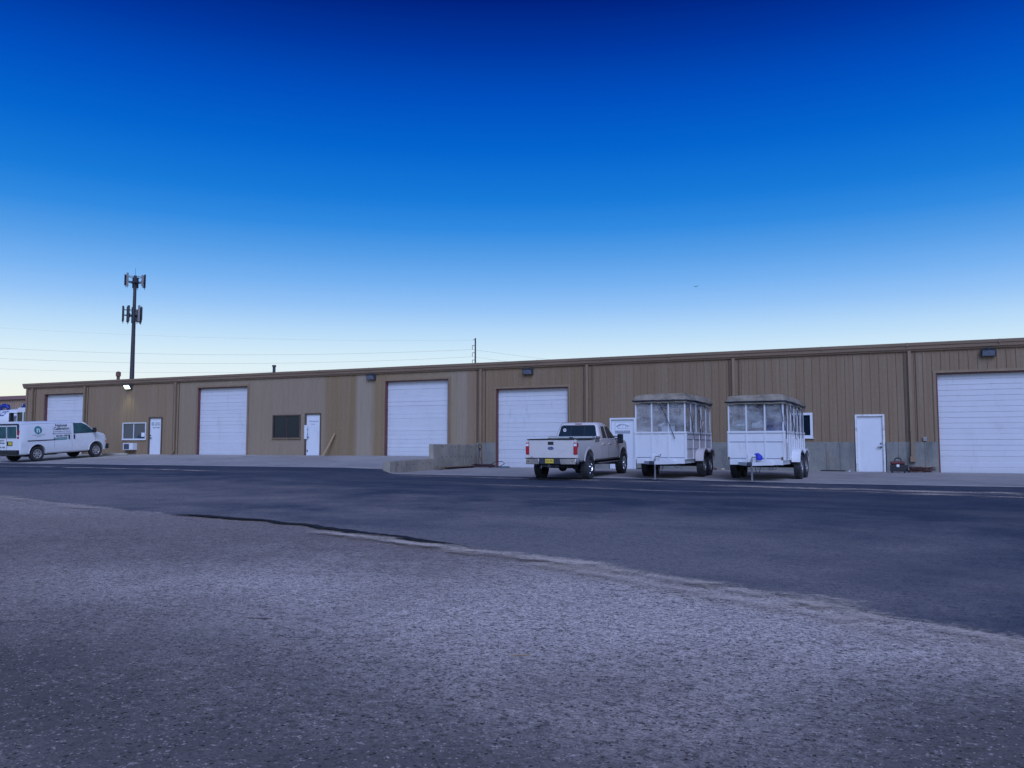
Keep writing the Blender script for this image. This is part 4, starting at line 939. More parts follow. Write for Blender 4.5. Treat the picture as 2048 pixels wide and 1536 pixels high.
# bed rails, tool box, tailgate
for s in (-1, 1): MB().box(min(s * .79, s * .93), max(s * .79, s * .93), .16, 2.58, 1.352, 1.375).build('bed_rail', M['black'], tk, bevel=.006)
tg = MB().box(-.80, .80, .06, .15, .745, 1.345).build('tailgate', M['truck'], tk, bevel=.02)
MB().box(-.83, .83, .04, .16, 1.347, 1.378).build('tailgate_cap', M['black'], tg, bevel=.008)
MB().box(-.10, .10, .045, .058, 1.185, 1.285).build('tailgate_handle', M['black'], tg, bevel=.01)
mb = MB(); mb.add([(.10 * math.cos(a), .046, 1.07 + .046 * math.sin(a)) for a in [2 * math.pi * i / 24 for i in range(24)]], [tuple(range(24))]); mb.add([(.113 * math.cos(a), .052, 1.07 + .056 * math.sin(a)) for a in [2 * math.pi * i / 24 for i in range(24)]], [tuple(range(24))], 1)
mb.build('oval_badge', [M['ink_blue'], M['chrome']], tg)
text('badge_script', [('Ford', .07, 0, 1.048, 'CENTER', .3)], M['chrome'], tg, lambda px, pz: (px, .043, pz), bold=.01)
text('script', [('XLT', .05, -.74, .765, 'LEFT')], M['plate_red'], tg, lambda px, pz: (px, .056, pz), bold=.02)
for s in (-1, 1):
    x0_, x1_ = min(s * .805, s * .935), max(s * .805, s * .935)
    MB().box(x0_, x1_, .07, .24, .86, 1.25).build('tail_light', M['red_lens'], tk, bevel=.02)
    MB().box(x0_ + .012, x1_ - .012, .064, .069, 1.14, 1.22).build('reverse_lens', M['white_lens'], tk)
    MB().box(min(s * .80, s * .92), max(s * .80, s * .92), .085, .15, .75, .855).build('corner_panel', M['truck'], tk)
    MB().box(min(s * .80, s * .92), max(s * .80, s * .92), .085, .15, 1.255, 1.34).build('corner_panel', M['truck'], tk)
# toolbox across the bed: a thing of its own, carried by the pickup
tbx = thing('truck_toolbox', 'silver metal toolbox lying across the bed of the pickup', 'toolbox', (-9.83, -7.98, tz0 + 1.375 * .975), (0, 0, R(1.0))); tbx.scale = (.945, 1, 1)
MB().box(-.86, .88, -.24, .24, -.30, .0).build('box', M['alu'], tbx, bevel=.01); MB().box(-.90, .93, -.27, .27, .002, .075).build('lid', M['alu'], tbx, bevel=.014)
MB().box(.80, .935, -.278, -.271, -.02, .06).build('end_cap', M['galv'], tbx); MB().box(-.06, .06, -.285, -.27, .0, .05).build('latch', M['black'], tbx)
# bumper
mb = MB(); rr_ = []
for x_, dy in ((-.95, .16), (-.90, .02), (-.60, -.06), (-.38, -.07)): rr_.append([(x_, dy, .545), (x_, dy, .735), (x_, dy + .10, .735), (x_, dy + .10, .545)])
mb.loft(rr_); rr_ = [[(-p[0], p[1], p[2]) for p in r] for r in rr_]; mb.loft(rr_); bmp = mb.build('rear_bumper', M['chrome'], tk, smooth=30, bevel=.012)
MB().box(-.38, .38, -.05, .06, .56, .72).build('bumper_step', M['steel_dark'], bmp, bevel=.01)
mb = MB(); mb.hexa([(-.94, .14, .736), (.94, .14, .736), (.90, .25, .736), (-.90, .25, .736), (-.94, .14, .762), (.94, .14, .762), (.90, .25, .762), (-.90, .25, .762)]); mb.box(-.9, .9, -.05, .138, .737, .755); mb.build('bumper_pad', M['black'], bmp)
pl_ = MB().box(-.15, .15, -.085, -.075, .585, .725).build('number_plate', M['yellow'], bmp)
text('plate_number', [('824 TRL', .075, 0, .63, 'CENTER')], M['plate_red'], pl_, lambda px, pz: (px, -.087, pz), bold=.01)
for s in (-.8, .8): MB().cyl((s, -.04, .64), (s, -.0, .64), .014, n=8).build('sensor', M['black'], bmp)
# running gear
mb = MB(); mb.box(-.45, -.35, .2, 5.8, .42, .60); mb.box(.35, .45, .2, 5.8, .42, .60); mb.box(-.45, .45, .18, .28, .44, .58); mb.cyl((-.72, 1.32, .42), (.72, 1.32, .42), .055, n=10); mb.lathe([(.0, -.16), (.10, -.13), (.16, -.03), (.16, .03), (.10, .13), (0, .16)], (-.05, 1.30, .42), (0, 1, 0), 16)
mb.cyl((.55, .9, .44), (.55, 2.6, .44), .10, n=12); mb.box(-.70, -.50, .5, 2.2, .40, .52); mb.cyl((-.72, 5.36, .42), (.72, 5.36, .42), .06, n=10); mb.box(-.6, .6, 2.6, 5.0, .48, .60); mb.box(-.6, .6, .3, 1.0, .56, .7); mb.box(-.8, .8, .6, 2.4, .66, .84); mb.box(-.7, .7, 4.8, 5.9, .5, .9)
mb.build('chassis', M['under'], tk)
mb = MB(); mb.box(-.30, .30, .06, .14, .46, .53); mb.box(-.05, .05, -.12, .06, .44, .53); mb.cyl((-.0, -.10, .53), (0, -.10, .56), .02, n=8); mb.cyl((-.32, .02, .50), (-.32, -.05, .40), .03, n=8); mb.build('tow_hitch', M['steel_dark'], tk)
for y in (1.32, 5.36):
    for s in (-1, 1):
        wheel(tk, (s * .86, y, .415), .415, .28, s, .255, M['chrome'], 8)
        arch_lip(tk, s * .945, y, .50, .523, s, M['truck'], 13, 167, .075)
MB().box(-.92, .92, 5.93, 6.08, .52, .76).build('front_bumper', M['chrome'], tk, bevel=.04)

# ------------------------------------------------------------------ the two canvas-topped trailers
def trailer(label, loc, rotz, L, kind):
    t = thing('box_trailer', label, 'trailer', loc, (0, 0, rotz), group='canvas topped white trailers')
    hw = .85; zb, zs = .63, 1.50; dz_ = .11 if kind == 0 else 0; zt = 2.42 + dz_
    # lower box
    mb = MB(); mb.box(-hw, hw, 0, .05, zb, zs); mb.box(-hw, hw, L - .05, L, zb, zs); mb.box(-hw, hw, .05, L - .05, zb, zb + .06)
    mb.build('front_panel', M['trailer'], t)
    for s in (1, -1): MB().box(min(s * hw, s * (hw - .04)), max(s * hw, s * (hw - .04)), .052, L - .052, zb + .062, zs).build('side_panel', M['trailer_dirty'] if kind == 0 else M['trailer'], t)
    # ribs and rails
    mb = MB(); e = .018
    for x_ in (-hw + .02, -.28, .28, hw - .02): mb.box(x_ - .022, x_ + .022, -e, -.001, zb, zs)
    mb.box(-hw - .01, hw + .01, -.028, -.019, zs - .03, zs + .03)
    if kind == 1: mb.box(-hw, hw, -.012, -.001, 1.19, 1.205, 1)
    mb.box(-hw, hw, -.012, -.001, zb + .05, zb + .065, 1)
    for s in (1, -1):
        nr = 4 if kind == 0 else 9
        for k in range(nr + 1):
            y = .03 + (L - .06) * k / nr; mb.box(min(s * (hw + .001), s * (hw + .025)), max(s * (hw + .001), s * (hw + .025)), y - .02, y + .02, zb, zs)
        mb.box(min(s * (hw + .001), s * (hw + .03)), max(s * (hw + .001), s * (hw + .03)), 0, L, zs - .03, zs + .03)
        if kind == 0:
            for z in (1.27, .96): mb.box(min(s * (hw + .001), s * (hw + .012)), max(s * (hw + .001), s * (hw + .012)), .05, L - .05, z, z + .018, 1)
    mb.build('rib', [M['trailer'], M['ink_grey']], t)
    # posts above
    mb = MB()
    for x_ in ((-hw + .03, -.28, .28, hw - .03)):
        for y in (.0, L - .04): mb.box(x_ - .022, x_ + .022, y, y + .04, zs + .03, zt + .02)
    ny = 5 if kind == 0 else 6
    for s in (1, -1):
        for k in range(1, ny):
            y = L * k / ny; mb.box(min(s * hw, s * (hw - .04)), max(s * hw, s * (hw - .04)), y - .02, y + .02, zs + .03, zt + .02)
    for y in (.0, L - .04): mb.box(-hw, hw, y + .004, y + .036, zt - .05, zt)
    for s in (1, -1): mb.box(min(s * hw, s * (hw - .03)), max(s * hw, s * (hw - .03)), .04, L - .04, zt - .05, zt)
    mb.build('post', M['trailer'], t)
    # clear vinyl curtains, slightly billowed
    random.seed(20 + kind)
    def curtain(ax, fixed, a0, a1):
        nu, nv = 18, 10; vs = []
        for i in range(nu + 1):
            for j in range(nv + 1):
                u = a0 + (a1 - a0) * i / nu; z = zs + .03 + (zt - zs - .06) * j / nv
                d = .03 * noise.noise(Vector((u * 2.1 + kind * 9 + fixed, z * 2.3, fixed))) * math.sin(math.pi * j / nv)
                vs.append((u, fixed + d, z) if ax == 'x' else (fixed + d, u, z))
        mb = MB(); mb.add(vs, [(i * (nv + 1) + j, (i + 1) * (nv + 1) + j, (i + 1) * (nv + 1) + j + 1, i * (nv + 1) + j + 1) for i in range(nu) for j in range(nv)])
        mb.build('vinyl_curtain', M['vinyl'], t, smooth=60, recalc=False)
    curtain('x', .018, -hw + .05, hw - .05); curtain('x', L - .02, -hw + .05, hw - .05)
    for s in (1, -1): curtain('y', s * (hw - .015), .05, L - .05)
    # canvas roof
    nu, nv = 14, 26; vs = []
    def crest(u, v):                                                     # u across, v along, both 0..1
        sag = .018 * noise.noise(Vector((u * 3, v * 7, 5 + kind))) - (.025 if kind == 0 else .012) * abs(math.sin(v * math.pi * 4))
        return 2.62 + dz_ + (.05 if kind == 0 else .02) * u + sag + .02 * math.sin(math.pi * u) - (-.04 * v if kind == 0 else .0)
    for i in range(nv + 1):
        v = i / nv; y = -.05 + (L + .10) * v
        for k in range(nu + 1):
            u = k / nu; vs.append((-hw + .03 + (2 * hw - .06) * u, y + (.05 if i == 0 else -.05 if i == nv else 0), crest(u, v)))
    mb = MB(); m_ = nu + 1
    mb.add(vs, [(i * m_ + k, i * m_ + k + 1, (i + 1) * m_ + k + 1, (i + 1) * m_ + k) for i in range(nv) for k in range(nu)])
    per = [(k, 0) for k in range(nu + 1)] + [(nu, i) for i in range(1, nv + 1)] + [(k, nv) for k in range(nu - 1, -1, -1)] + [(0, i) for i in range(nv - 1, 0, -1)]
    def low(k, i):
        x, y, z = vs[i * m_ + k]; u, v = k / nu, i / nv
        n_ = .045 * noise.noise(Vector((u * 7, v * 13, 11 + kind))) - .03
        sc = -.05 * abs(math.sin(v * math.pi * 3)) + (.07 * (v > .03) * math.sin(v * math.pi * 1.5) if k in (0, nu) else 0)
        zz = 2.40 + dz_ + (.05 * v if kind == 0 else 0) + n_ + (sc if 0 < i < nv else -.01 * k / nu * kind)
        ox = .075 * (1 if k == nu else -1 if k == 0 else 0); oy = .065 * (1 if i == nv else -1 if i == 0 else 0)
        return (x + ox, y + oy, zz)
    ring_top = [vs[i * m_ + k] for k, i in per]; ring_low = [low(k, i) for k, i in per]; ring_mid = [tuple((a + b) / 2 + .020 * noise.noise(Vector((j * .55, c, kind))) for c, (a, b) in enumerate(zip(p, q))) for j, (p, q) in enumerate(zip(ring_top, ring_low))]
    n_ = len(per)
    mb.add(ring_top + ring_mid + ring_low, [(r * n_ + j, r * n_ + (j + 1) % n_, (r + 1) * n_ + (j + 1) % n_, (r + 1) * n_ + j) for r in (0, 1) for j in range(n_)])
    cn = mb.build('canopy', M['canvas'], t, smooth=38, recalc=False)
    mb = MB(); mb.tube([(p[0] * 1.012, p[1] + (.012 if p[1] > L / 2 else -.012), p[2] * .25 + (2.40 + dz_ + (.05 * max(0, p[1] / L) if kind == 0 else 0)) * .75 + .045) for p in ring_low], .024, 6, closed=True)
    mb.build('rope', M['strap'], cn, smooth=60)
    # hold-down straps
    mb = MB()
    if kind == 0: lines = [((.02, -.07, 2.44), (.50, -.05, 1.30)), ((hw + .05, .25, 2.42), (hw + .04, 1.0, 1.28)), ((hw + .05, 1.7, 2.30), (hw + .04, 2.0, 1.28)), ((hw + .05, 1.8, 2.30), (hw + .04, 2.3, 1.50))]
    else: lines = [((hw - .10, -.06, 2.32), (hw - .02, -.05, 1.80)), ((hw + .05, .12, 2.34), (hw + .04, .10, 1.28)), ((hw + .05, .8, 2.30), (hw + .04, 2.1, 1.28)), ((hw + .05, 2.4, 2.25), (hw + .04, 2.8, 1.30)), ((hw + .05, 3.5, 2.2), (hw + .04, 3.6, 1.32))]
    for a, b in lines: mb.tube([a, tuple((p + q) / 2 + .01 for p, q in zip(a, b)), b], .011, 5)
    mb.build('tie_strap', M['strap'], cn)
    # frame, tongue, jack
    mb = MB(); mb.box(-hw + .05, -hw + .13, .02, L - .05, zb - .13, zb - .002); mb.box(hw - .13, hw - .05, .02, L - .05, zb - .13, zb - .002); mb.box(-hw + .05, hw - .05, -.02, .06, zb - .14, zb - .002)
    mb.hexa([(-.55, 0, zb - .15), (-.45, 0, zb - .15), (-.02, -1.0, zb - .15), (-.10, -1.0, zb - .15), (-.55, 0, zb - .05), (-.45, 0, zb - .05), (-.02, -1.0, zb - .05), (-.10, -1.0, zb - .05)])
    mb.hexa([(.45, 0, zb - .15), (.55, 0, zb - .15), (.10, -1.0, zb - .15), (.02, -1.0, zb - .15), (.45, 0, zb - .05), (.55, 0, zb - .05), (.10, -1.0, zb - .05), (.02, -1.0, zb - .05)])
    mb.build('frame', M['trailer'], t)
    MB().box(-.07, .07, -1.14, -.99, zb - .16, zb - .04).build('coupler', M['steel_dark'], t, bevel=.02)
    jx = -.02; mb = MB(); mb.cyl((jx, -.62, .05), (jx, -.62, zb + .03), .03, n=10); mb.cyl((jx, -.62, .0), (jx, -.62, .10), .024, n=10); mb.box(jx - .07, jx + .07, -.69, -.55, -.0, .018)
    jk = mb.build('jack', M['galv'], t); mb = MB(); mb.tube([(jx, -.62, zb + .04), (jx + .02, -.62, zb + .10), (jx + .17, -.62, zb + .10), (jx + .20, -.62, zb + .18)], .012, 6); mb.build('crank', M['steel_dark'], jk)
    MB().box(jx - .14, jx + .07, -.56, -.30, zb - .16, zb + .17).build('battery_box', M['trailer'], t, bevel=.02)
    mb = MB(); mb.tube([(.05, -.6, zb - .1), (.12, -.62, .25), (.18, -.6, .22), (.22, -.4, zb - .12)], .012, 5); mb.tube([(.45, -.1, zb - .14), (.52, -.12, .36), (.60, -.12, .36), (.63, -.08, zb - .14)], .012, 5); mb.build('safety_chain', M['steel_dark'], t)
    # axles, springs, wheels, fenders
    ay = ((L * .365 + .38, L * .61 + .38) if kind == 0 else (L * .365 + .22, L * .61 + .22)); r = .41; wx_ = .96 if kind == 0 else 1.0
    mb = MB()
    for y in ay: mb.cyl((.03 - wx_, y, r), (wx_ - .03, y, r), .04, n=10)
    for s in (-1, 1): mb.box(s * .62 - .03, s * .62 + .03, ay[0] - .4, ay[1] + .4, r + .04, r + .12)
    mb.box(-.5, .5, .3, .5, zb - .2, zb - .1); mb.build('axle', M['under'], t)
    for y in ay:
        for s in (-1, 1): wheel(t, (s * wx_, y, r), r, .22, s, .20, M['galv'], 6)
    for s in (-1, 1):
        mb = MB(); xa_, xb_ = s * (hw + .002), s * (hw + .27); mid_ = (ay[0] + ay[1]) / 2; pts = [(ay[0] - .50, .56), (ay[0] - .46, .76), (ay[0] - .34, .90), (ay[0] - .12, .98), (ay[0] + .14, .97), (ay[0] + .34, .90), (mid_, .84 if kind else .90), (ay[1] - .34, .90), (ay[1] - .14, .97), (ay[1] + .12, .98), (ay[1] + .34, .90), (ay[1] + .46, .76), (ay[1] + .50, .56)]
        n2 = len(pts); mb.add([(xa_, y, z) for y, z in pts] + [(xb_, y, z) for y, z in pts] + [(xb_, y, z - .05) for y, z in pts], [(i, i + 1, n2 + i + 1, n2 + i) for i in range(n2 - 1)] + [(n2 + i, n2 + i + 1, 2 * n2 + i + 1, 2 * n2 + i) for i in range(n2 - 1)])
        mb.build('fender', M['trailer'] if kind else M['trailer_dirty'], t, smooth=40, recalc=False)
        MB().box(min(s * (hw + .03), s * (hw + .13)), max(s * (hw + .03), s * (hw + .13)), L - .12, L - .04, .84, .94).build('tail_light', M['plate_red'] if kind else M['rust'], t, bevel=.02)
    if kind == 1:
        mb = MB(); mb.box(-hw - .0, -hw + .05, -.035, -.029, zb, zb + .10); mb.box(hw - .10, hw - .04, -.022, -.019, zb + .02, zb + .10); mb.box(hw + .026, hw + .032, .32, .36, zb + .02, zb + .55); mb.build('rust_patch', M['rust'], t)
    else:
        mb = MB(); mb.box(-.20, .55, .35, .39, zb - .19, zb - .14); mb.build('crossbar', M['red_paint'], t)
    return t
g1 = H(-6.8, -6.2) + .036
T1 = trailer('white trailer next to the pickup, tan canvas top and vinyl windows, two dark tyres showing', (-6.77, -8.12, g1 - .02), R(-.6), 3.95, 0)
T2 = trailer('right-hand white trailer with a blue bundle on its drawbar and tan canvas top', (-3.69, -8.45, H(-3.6, -6.5) + .016), R(-2.8), 4.2, 1)
# blue bundle on the drawbar
rings = []; random.seed(9)
for k, (zz, rr_) in enumerate(((0, .115), (.05, .125), (.11, .11), (.17, .075), (.20, .035))):
    rings.append([(rr_ * (1 + .14 * math.sin(3 * a + k)) * math.cos(a) * 1.15, rr_ * .75 * math.sin(a), zz + .012 * math.sin(4 * a)) for a in [2 * math.pi * i / 14 for i in range(14)]])
bb = tag(MB().loft(rings).build('tarp_bundle', M['blue_tarp'], smooth=60), 'bright blue tarp bundle sitting on the drawbar of the right-hand trailer', 'tarp'); bb.location = (-3.62, -8.66, .60)
# goods inside the trailers
def carton(name, mat, loc, rz, sx, sy, sz, lb, grp):
    mb = MB(); mb.box(-sx, sx, -sy, sy, 0, sz); mb.box(-sx, sx, -sy * .5, -sy * .45, sz, sz + .006)
    for q_ in (-1, 1): mb.hexa([(-sx, q_ * sy, sz), (sx, q_ * sy, sz), (sx, q_ * sy * 1.5, sz + sy * .5), (-sx, q_ * sy * 1.5, sz + sy * .5)] + [(-sx, q_ * sy, sz + .006), (sx, q_ * sy, sz + .006), (sx, q_ * sy * 1.5, sz + sy * .5 + .006), (-sx, q_ * sy * 1.5, sz + sy * .5 + .006)])
    o = tag(mb.build(name, mat), lb, 'box', grp); o.location = loc; o.rotation_euler = (0, 0, rz); return o
gz = .70
def racked(t0, x, y, rz, stack):
    z = t0.location.z + gz; c, s = math.cos(t0.rotation_euler.z), math.sin(t0.rotation_euler.z)
    wx, wy = t0.location.x + c * x - s * y, t0.location.y + s * x + c * y
    for (name, mat, sx, sy, sz, lb, grp) in stack:
        carton(name, M[mat], (wx, wy, z), t0.rotation_euler.z + rz, sx, sy, sz, lb, grp); z += sz + .012
racked(T1, -.45, .55, .1, [('plastic_crate', 'green_bin', .30, .30, .55, 'green crate low inside the left trailer', 'goods inside the left trailer'), ('carton', 'card', .28, .28, .42, 'tan carton on a crate behind the left pane of the left trailer', 'goods inside the left trailer')])
racked(T1, .10, .50, .5, [('carton', 'card', .28, .30, .62, 'brown carton low inside the left trailer', 'goods inside the left trailer'), ('carton', 'card_white', .22, .20, .38, 'tilted white carton behind the middle pane of the left trailer', 'goods inside the left trailer')])
racked(T1, .42, 1.9, -.2, [('carton', 'card', .34, .5, .95, 'large brown carton at the right side of the left trailer', 'goods inside the left trailer')])
racked(T2, -.50, .50, .15, [('plastic_crate', 'green_bin', .28, .28, .85, 'tall green crate behind the left pane of the right trailer', 'goods inside the right trailer'), ('carton', 'card_white', .16, .15, .2, 'small white carton on the green crate in the right trailer', 'goods inside the right trailer')])
racked(T2, .02, .50, -.2, [('carton', 'card', .26, .26, .80, 'tall brown carton low inside the right trailer', 'goods inside the right trailer'), ('carton', 'card_white', .17, .16, .28, 'white carton behind the middle pane of the right trailer', 'goods inside the right trailer')])
racked(T2, .52, .70, .1, [('plastic_crate', 'blue_drum', .24, .3, .95, 'blue crate behind the right pane of the right trailer', 'goods inside the right trailer')])
racked(T2, -.25, 1.15, .3, [('carton', 'card', .25, .28, 1.05, 'tall brown carton behind the green crate in the right trailer', 'goods inside the right trailer'), ('carton', 'card_white', .2, .2, .3, 'white carton riding high behind the left post of the right trailer', 'goods inside the right trailer')])
racked(T2, .30, 1.35, -.3, [('plastic_crate', 'blue_drum', .26, .26, 1.1, 'dark blue crate deep behind the middle pane of the right trailer', 'goods inside the right trailer'), ('carton', 'card', .22, .2, .22, 'small tan carton on the dark blue crate in the right trailer', 'goods inside the right trailer')])
racked(T1, -.2, 2.2, .3, [('carton', 'card_white', .4, .4, 1.1, 'big white carton deep inside the left trailer', 'goods inside the left trailer')])
racked(T2, .1, 2.4, .1, [('carton', 'card', .55, .6, 1.35, 'big tan carton deep inside the right trailer', 'goods inside the right trailer')])

# ------------------------------------------------------------------ tanker lorry and far building beyond the left end
tr = thing('tanker_truck', 'white tanker truck with blue hoses on top beyond the left end of the warehouse', 'tanker truck', (-57.9, 6.2, .50), (0, 0, R(-90)))
# local +y is its nose (towards +x in the yard), local +x its right flank (towards the camera)
mb = MB(); rings = []
for y, f_ in ((-6.6, .55), (-6.5, .85), (-6.2, 1), (-.45, 1), (-.2, .9), (-.05, .6)):
    rings.append([(1.18 * f_ * math.cos(a), y, 2.28 + .98 * f_ * math.sin(a)) for a in [2 * math.pi * i / 28 for i in range(28)]])
mb.loft(rings).build('tank', M['trailer'], tr, smooth=40)
mb = MB(); mb.box(-.5, .5, -6.6, 3.6, .75, 1.25); mb.build('chassis', M['under'], tr)
prof = [(0.15, 1.0), (0.15, 3.18), (.35, 3.30), (1.35, 3.28), (1.75, 3.05), (2.05, 2.25), (2.15, 2.15), (3.5, 1.95), (3.65, 1.0)]
cabt = MB().prism([(-1.15, y, z) for y, z in prof], (2.3, 0, 0)).build('cab', M['trailer'], tr, bevel=.06)
mb = MB(); mb.add([(1.157, y, z) for y, z in ((.28, 2.15), (.82, 2.15), (.82, 2.95), (.28, 2.95))], [(0, 1, 2, 3)]); mb.build('side_window', M['car_glass'], tr, recalc=False)
mb = MB(); mb.add([(1.157, y, z) for y, z in ((.95, 2.10), (1.85, 2.10), (1.72, 2.5), (1.55, 2.95), (.95, 2.95))], [(0, 1, 2, 3, 4)]); mb.build('side_window', M['van_glass'], tr, recalc=False)
mb = MB(); mb.add([(-1.0, 2.04, 2.32), (1.0, 2.04, 2.32), (1.0, 1.79, 3.0), (-1.0, 1.79, 3.0)], [(0, 1, 2, 3)]); mb.build('windscreen', M['car_glass'], tr, recalc=False)
mb = MB(); mb.box(1.2, 1.45, -.25, -.05, 2.25, 2.92); mb.box(1.1, 1.42, -.2, .3, 2.86, 2.90); mb.cyl((1.4, -.15, 2.05), (1.4, -.15, 2.25), .07, n=8); mb.build('mirror', M['black'], tr, bevel=.02)
mb = MB(); mb.tube([(.7, -.1, 3.28), (.7, .12, 3.42), (.7, .22, 3.62)], .03, 6); mb.build('horn_stack', M['chrome'], tr)
for y0_, y1_, r_ in ((-2.75, -1.75, .17), (-.15, 1.2, .20), (-4.6, -3.55, .17)):
    mb = MB(); mb.tube([(.45, y0_, 3.16), (.48, y0_ + .15, 3.40), (.48, (y0_ + y1_) / 2, 3.50), (.46, y1_ - .12, 3.44), (.45, y1_, 3.28)], [r_ * .7, r_, r_, r_, r_ * .7], 10); mb.build('top_hose', M['blue_drum'], tr, smooth=60)
for y in (-5.6, -4.4, 2.5):
    for s in (-1, 1): wheel(tr, (s * 1.0, y, .52), .52, .3, s, .28, M['galv'], 8)
tm = lambda py, pz: (1.18 * math.sqrt(max(0, 1 - ((pz - 2.28) / .98) ** 2)) + .012, py, pz)
text('lettering', [('RANCE', .50, -1.42, 2.72, 'RIGHT', .35)], M['ink_blue'], tr, tm, bold=.035)
text('lettering', [('SEPTIC CO', .34, -1.72, 2.38, 'RIGHT')], M['teal'], tr, tm, bold=.01)
text('lettering', [('PUMPING 24 HR', .24, -1.72, 2.06, 'RIGHT'), ('505 877-4551', .24, -1.72, 1.76, 'RIGHT')], M['ink_red'], tr, tm, bold=.01)
fb = thing('far_warehouse', 'reddish tan metal building behind the tanker at the left edge', 'building', (-95, 26, .4))
mb = MB(); x0_ = -30
n = 120
for i in range(n):
    xa_ = -30 + i * .4; mb.box(xa_, xa_ + .4, 0, 12, 0, 5.75); mb.box(xa_ + .02, xa_ + .09, -.05, -.001, 0, 5.75)
mb = MB().box(-30, 18, 0, 12, 0, 5.75)
for i in range(120): mb.box(-30 + i * .4 + .02, -30 + i * .4 + .10, -.05, -.001, 0, 5.74)
mb.build('wall', M['siding2'], fb)
mb = MB(); mb.hexa([(-30.3, -.25, 5.75), (18.3, -.25, 5.75), (18.3, 6, 6.2), (-30.3, 6, 6.2), (-30.3, -.25, 6.15), (18.3, -.25, 6.15), (18.3, 6, 6.6), (-30.3, 6, 6.6)]); mb.build('roof', M['eave2'], fb)

# ------------------------------------------------------------------ mobile phone mast
tw = thing('cell_tower', 'tall dark monopole mast with two rings of antenna panels behind the warehouse', 'mast', (-115.75, 65.07, 0))
MB().cyl((0, 0, 0), (0, 0, 29.9), .46, .24, n=14).build('pole', M['tower'], tw, smooth=40)
mb = MB()
for k in range(46): z = 6 + k * .5; mb.box(.30 - .004 * k, .52 - .004 * k, -.02, .02, z, z + .05)
mb.build('step_peg', M['tower'], tw)
def array(z, rad, n_, ph, hgt, seed, extra):
    random.seed(seed)
    mb = MB(); pts = [(rad * math.cos(ph + i * 2 * math.pi / 3), rad * math.sin(ph + i * 2 * math.pi / 3)) for i in range(3)]
    for i in range(3):
        a, b = pts[i], pts[(i + 1) % 3]
        mb.cyl((a[0], a[1], z), (b[0], b[1], z), .08, n=8); mb.cyl((a[0], a[1], z + .9), (b[0], b[1], z + .9), .05, n=6); mid = ((a[0] + b[0]) / 2, (a[1] + b[1]) / 2); mb.cyl((0, 0, z), (mid[0], mid[1], z), .11, n=8)
    mb.lathe([(.30, -.25), (.45, -.2), (.45, .2), (.30, .25)], (0, 0, z), (0, 0, 1), 12); mb.build('platform', M['antenna_dark'], tw)
    for i in range(3):
        a, b = pts[i], pts[(i + 1) % 3]
        for k in range(n_):
            f_ = (k + .12) / (n_ - 1 + .24); x_, y_ = a[0] + (b[0] - a[0]) * f_, a[1] + (b[1] - a[1]) * f_
            nrm = Vector(((a[0] + b[0]) / 2, (a[1] + b[1]) / 2, 0)).normalized(); tg_ = Vector((-nrm.y, nrm.x, 0)); hh = hgt * random.choice((.8, 1, 1))
            c_ = Vector((x_, y_, z + .25)) + nrm * .25; w_ = random.choice((.13, .17)); d_ = .08
            m2 = MB(); m2.hexa([c_ + tg_ * sx * w_ + nrm * sy * d_ + Vector((0, 0, sz * hh / 2)) for sz in (-1, 1) for sx, sy in ((-1, -1), (1, -1), (1, 1), (-1, 1))])
            m2.cyl((x_, y_, z - .9), (x_, y_, z + 1.15), .05, n=6); m2.tube([c_ + Vector((0, 0, -hh / 2)), c_ + Vector((.05, 0, -hh / 2 - .35)), Vector((x_, y_, z - .7))], .03, 5)
            m2.build('antenna', M[random.choice(('antenna', 'antenna_dark', 'antenna_dark'))], tw)
            if extra and k == 1: MB().box(x_ - .18, x_ + .18, y_ - .12, y_ + .12, z - .4, z + .3).build('radio_unit', M['antenna_dark'], tw)
array(28.7, 1.65, 2, 2.4, 2.3, 1, True)
array(23.0, 1.65, 4, 2.0, 2.7, 2, True)
MB().cyl((.0, 0, 29.9), (0, 0, 31.2), .025, n=5).build('lightning_rod', M['antenna_dark'], tw)

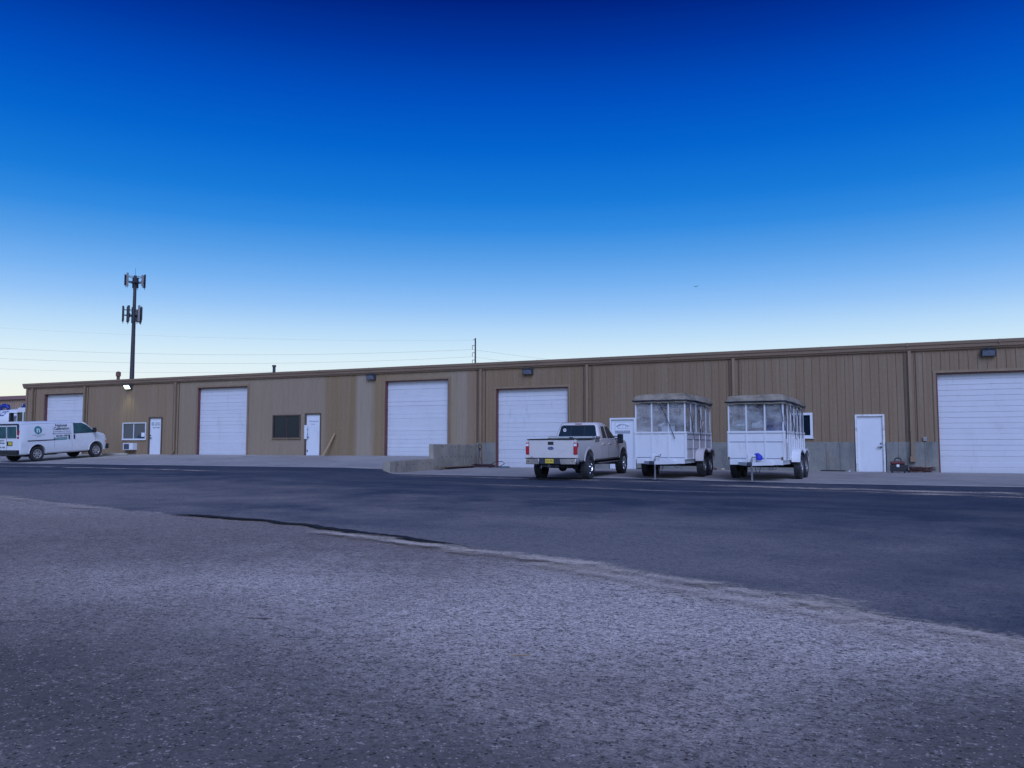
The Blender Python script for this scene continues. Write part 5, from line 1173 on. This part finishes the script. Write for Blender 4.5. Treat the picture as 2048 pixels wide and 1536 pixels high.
# ------------------------------------------------------------------ transmission pole and its wires
PX, PY = -76.6, 115.8
po = thing('utility_pole', 'slim dark steel power pole with short arms on its left side', 'utility pole', (PX, PY, 0))
MB().cyl((0, 0, 0), (0, 0, 23.1), .24, .15, n=10).build('pole', M['tower'], po, smooth=40)
for z in (22.75, 21.55, 20.05, 18.55):
    mb = MB(); ln_ = .50 if z > 22 else .62; mb.cyl((0, 0, z), (-ln_, -.12, z + .04), .055, n=6); a = mb.build('cross_arm', M['tower'], po)
    if z < 22: mb = MB(); mb.cyl((-ln_, -.12, z), (-ln_, -.12, z - .78), .05, n=6); mb.build('insulator', M['antenna_dark'], a)
def wire(p0, p1, sag, r, label):
    p0, p1 = Vector(p0), Vector(p1); pts = []
    for i in range(41):
        t = i / 40; p = p0.lerp(p1, t); p.z -= sag * 4 * t * (1 - t); pts.append(p)
    return tag(MB().tube(pts, r, 5).build('power_line', M['antenna_dark'], smooth=60), label, 'wire', 'wires strung to the slim power pole')
QL = (-215, 60)
dz = lambda z: z
wire((PX - .5, PY, 22.7), (QL[0], QL[1], 30.0), 2.0, .007, 'faint topmost wire left of the slim pole')
wire((PX - .62, PY, 20.77), (QL[0], QL[1], 25.5), 2.75, .014, 'highest clear wire running left from the slim pole')
wire((PX - .62, PY, 19.27), (QL[0], QL[1], 23.0), 2.75, .014, 'middle wire running left from the slim pole')
wire((PX - .62, PY, 17.77), (QL[0], QL[1], 20.5), 2.75, .012, 'lowest wire running left just above the roof line')
wire((PX - .62, PY, 20.77), (20, 170, 19), 3.4, .014, 'upper wire falling right from the slim pole')
wire((PX - .62, PY, 19.27), (20, 170, 17.4), 3.4, .014, 'lower wire falling right from the slim pole')
# bird
mb = MB(); mb.loft([[(-.02, -.02, 0), (.02, -.02, 0), (.0, -.02, .03)], [(-.05, .08, -.02), (.05, .08, -.02), (0, .08, .06)], [(-.04, .2, -.02), (.04, .2, -.02), (0, .2, .05)], [(-.06, .34, 0), (.06, .34, 0), (0, .34, .015)]])
for s in (-1, 1): mb.hexa([(s * .03, .05, .02), (s * .03, .17, .02), (s * .30, .20, .10), (s * .30, .12, .10), (s * .03, .05, .035), (s * .03, .17, .035), (s * .30, .20, .112), (s * .30, .12, .112)])
bd = tag(mb.build('bird', M['bird']), 'tiny dark bird flying in the blue sky above the trailers', 'bird'); bd.location = (-18.5, 54.5, 18.34)
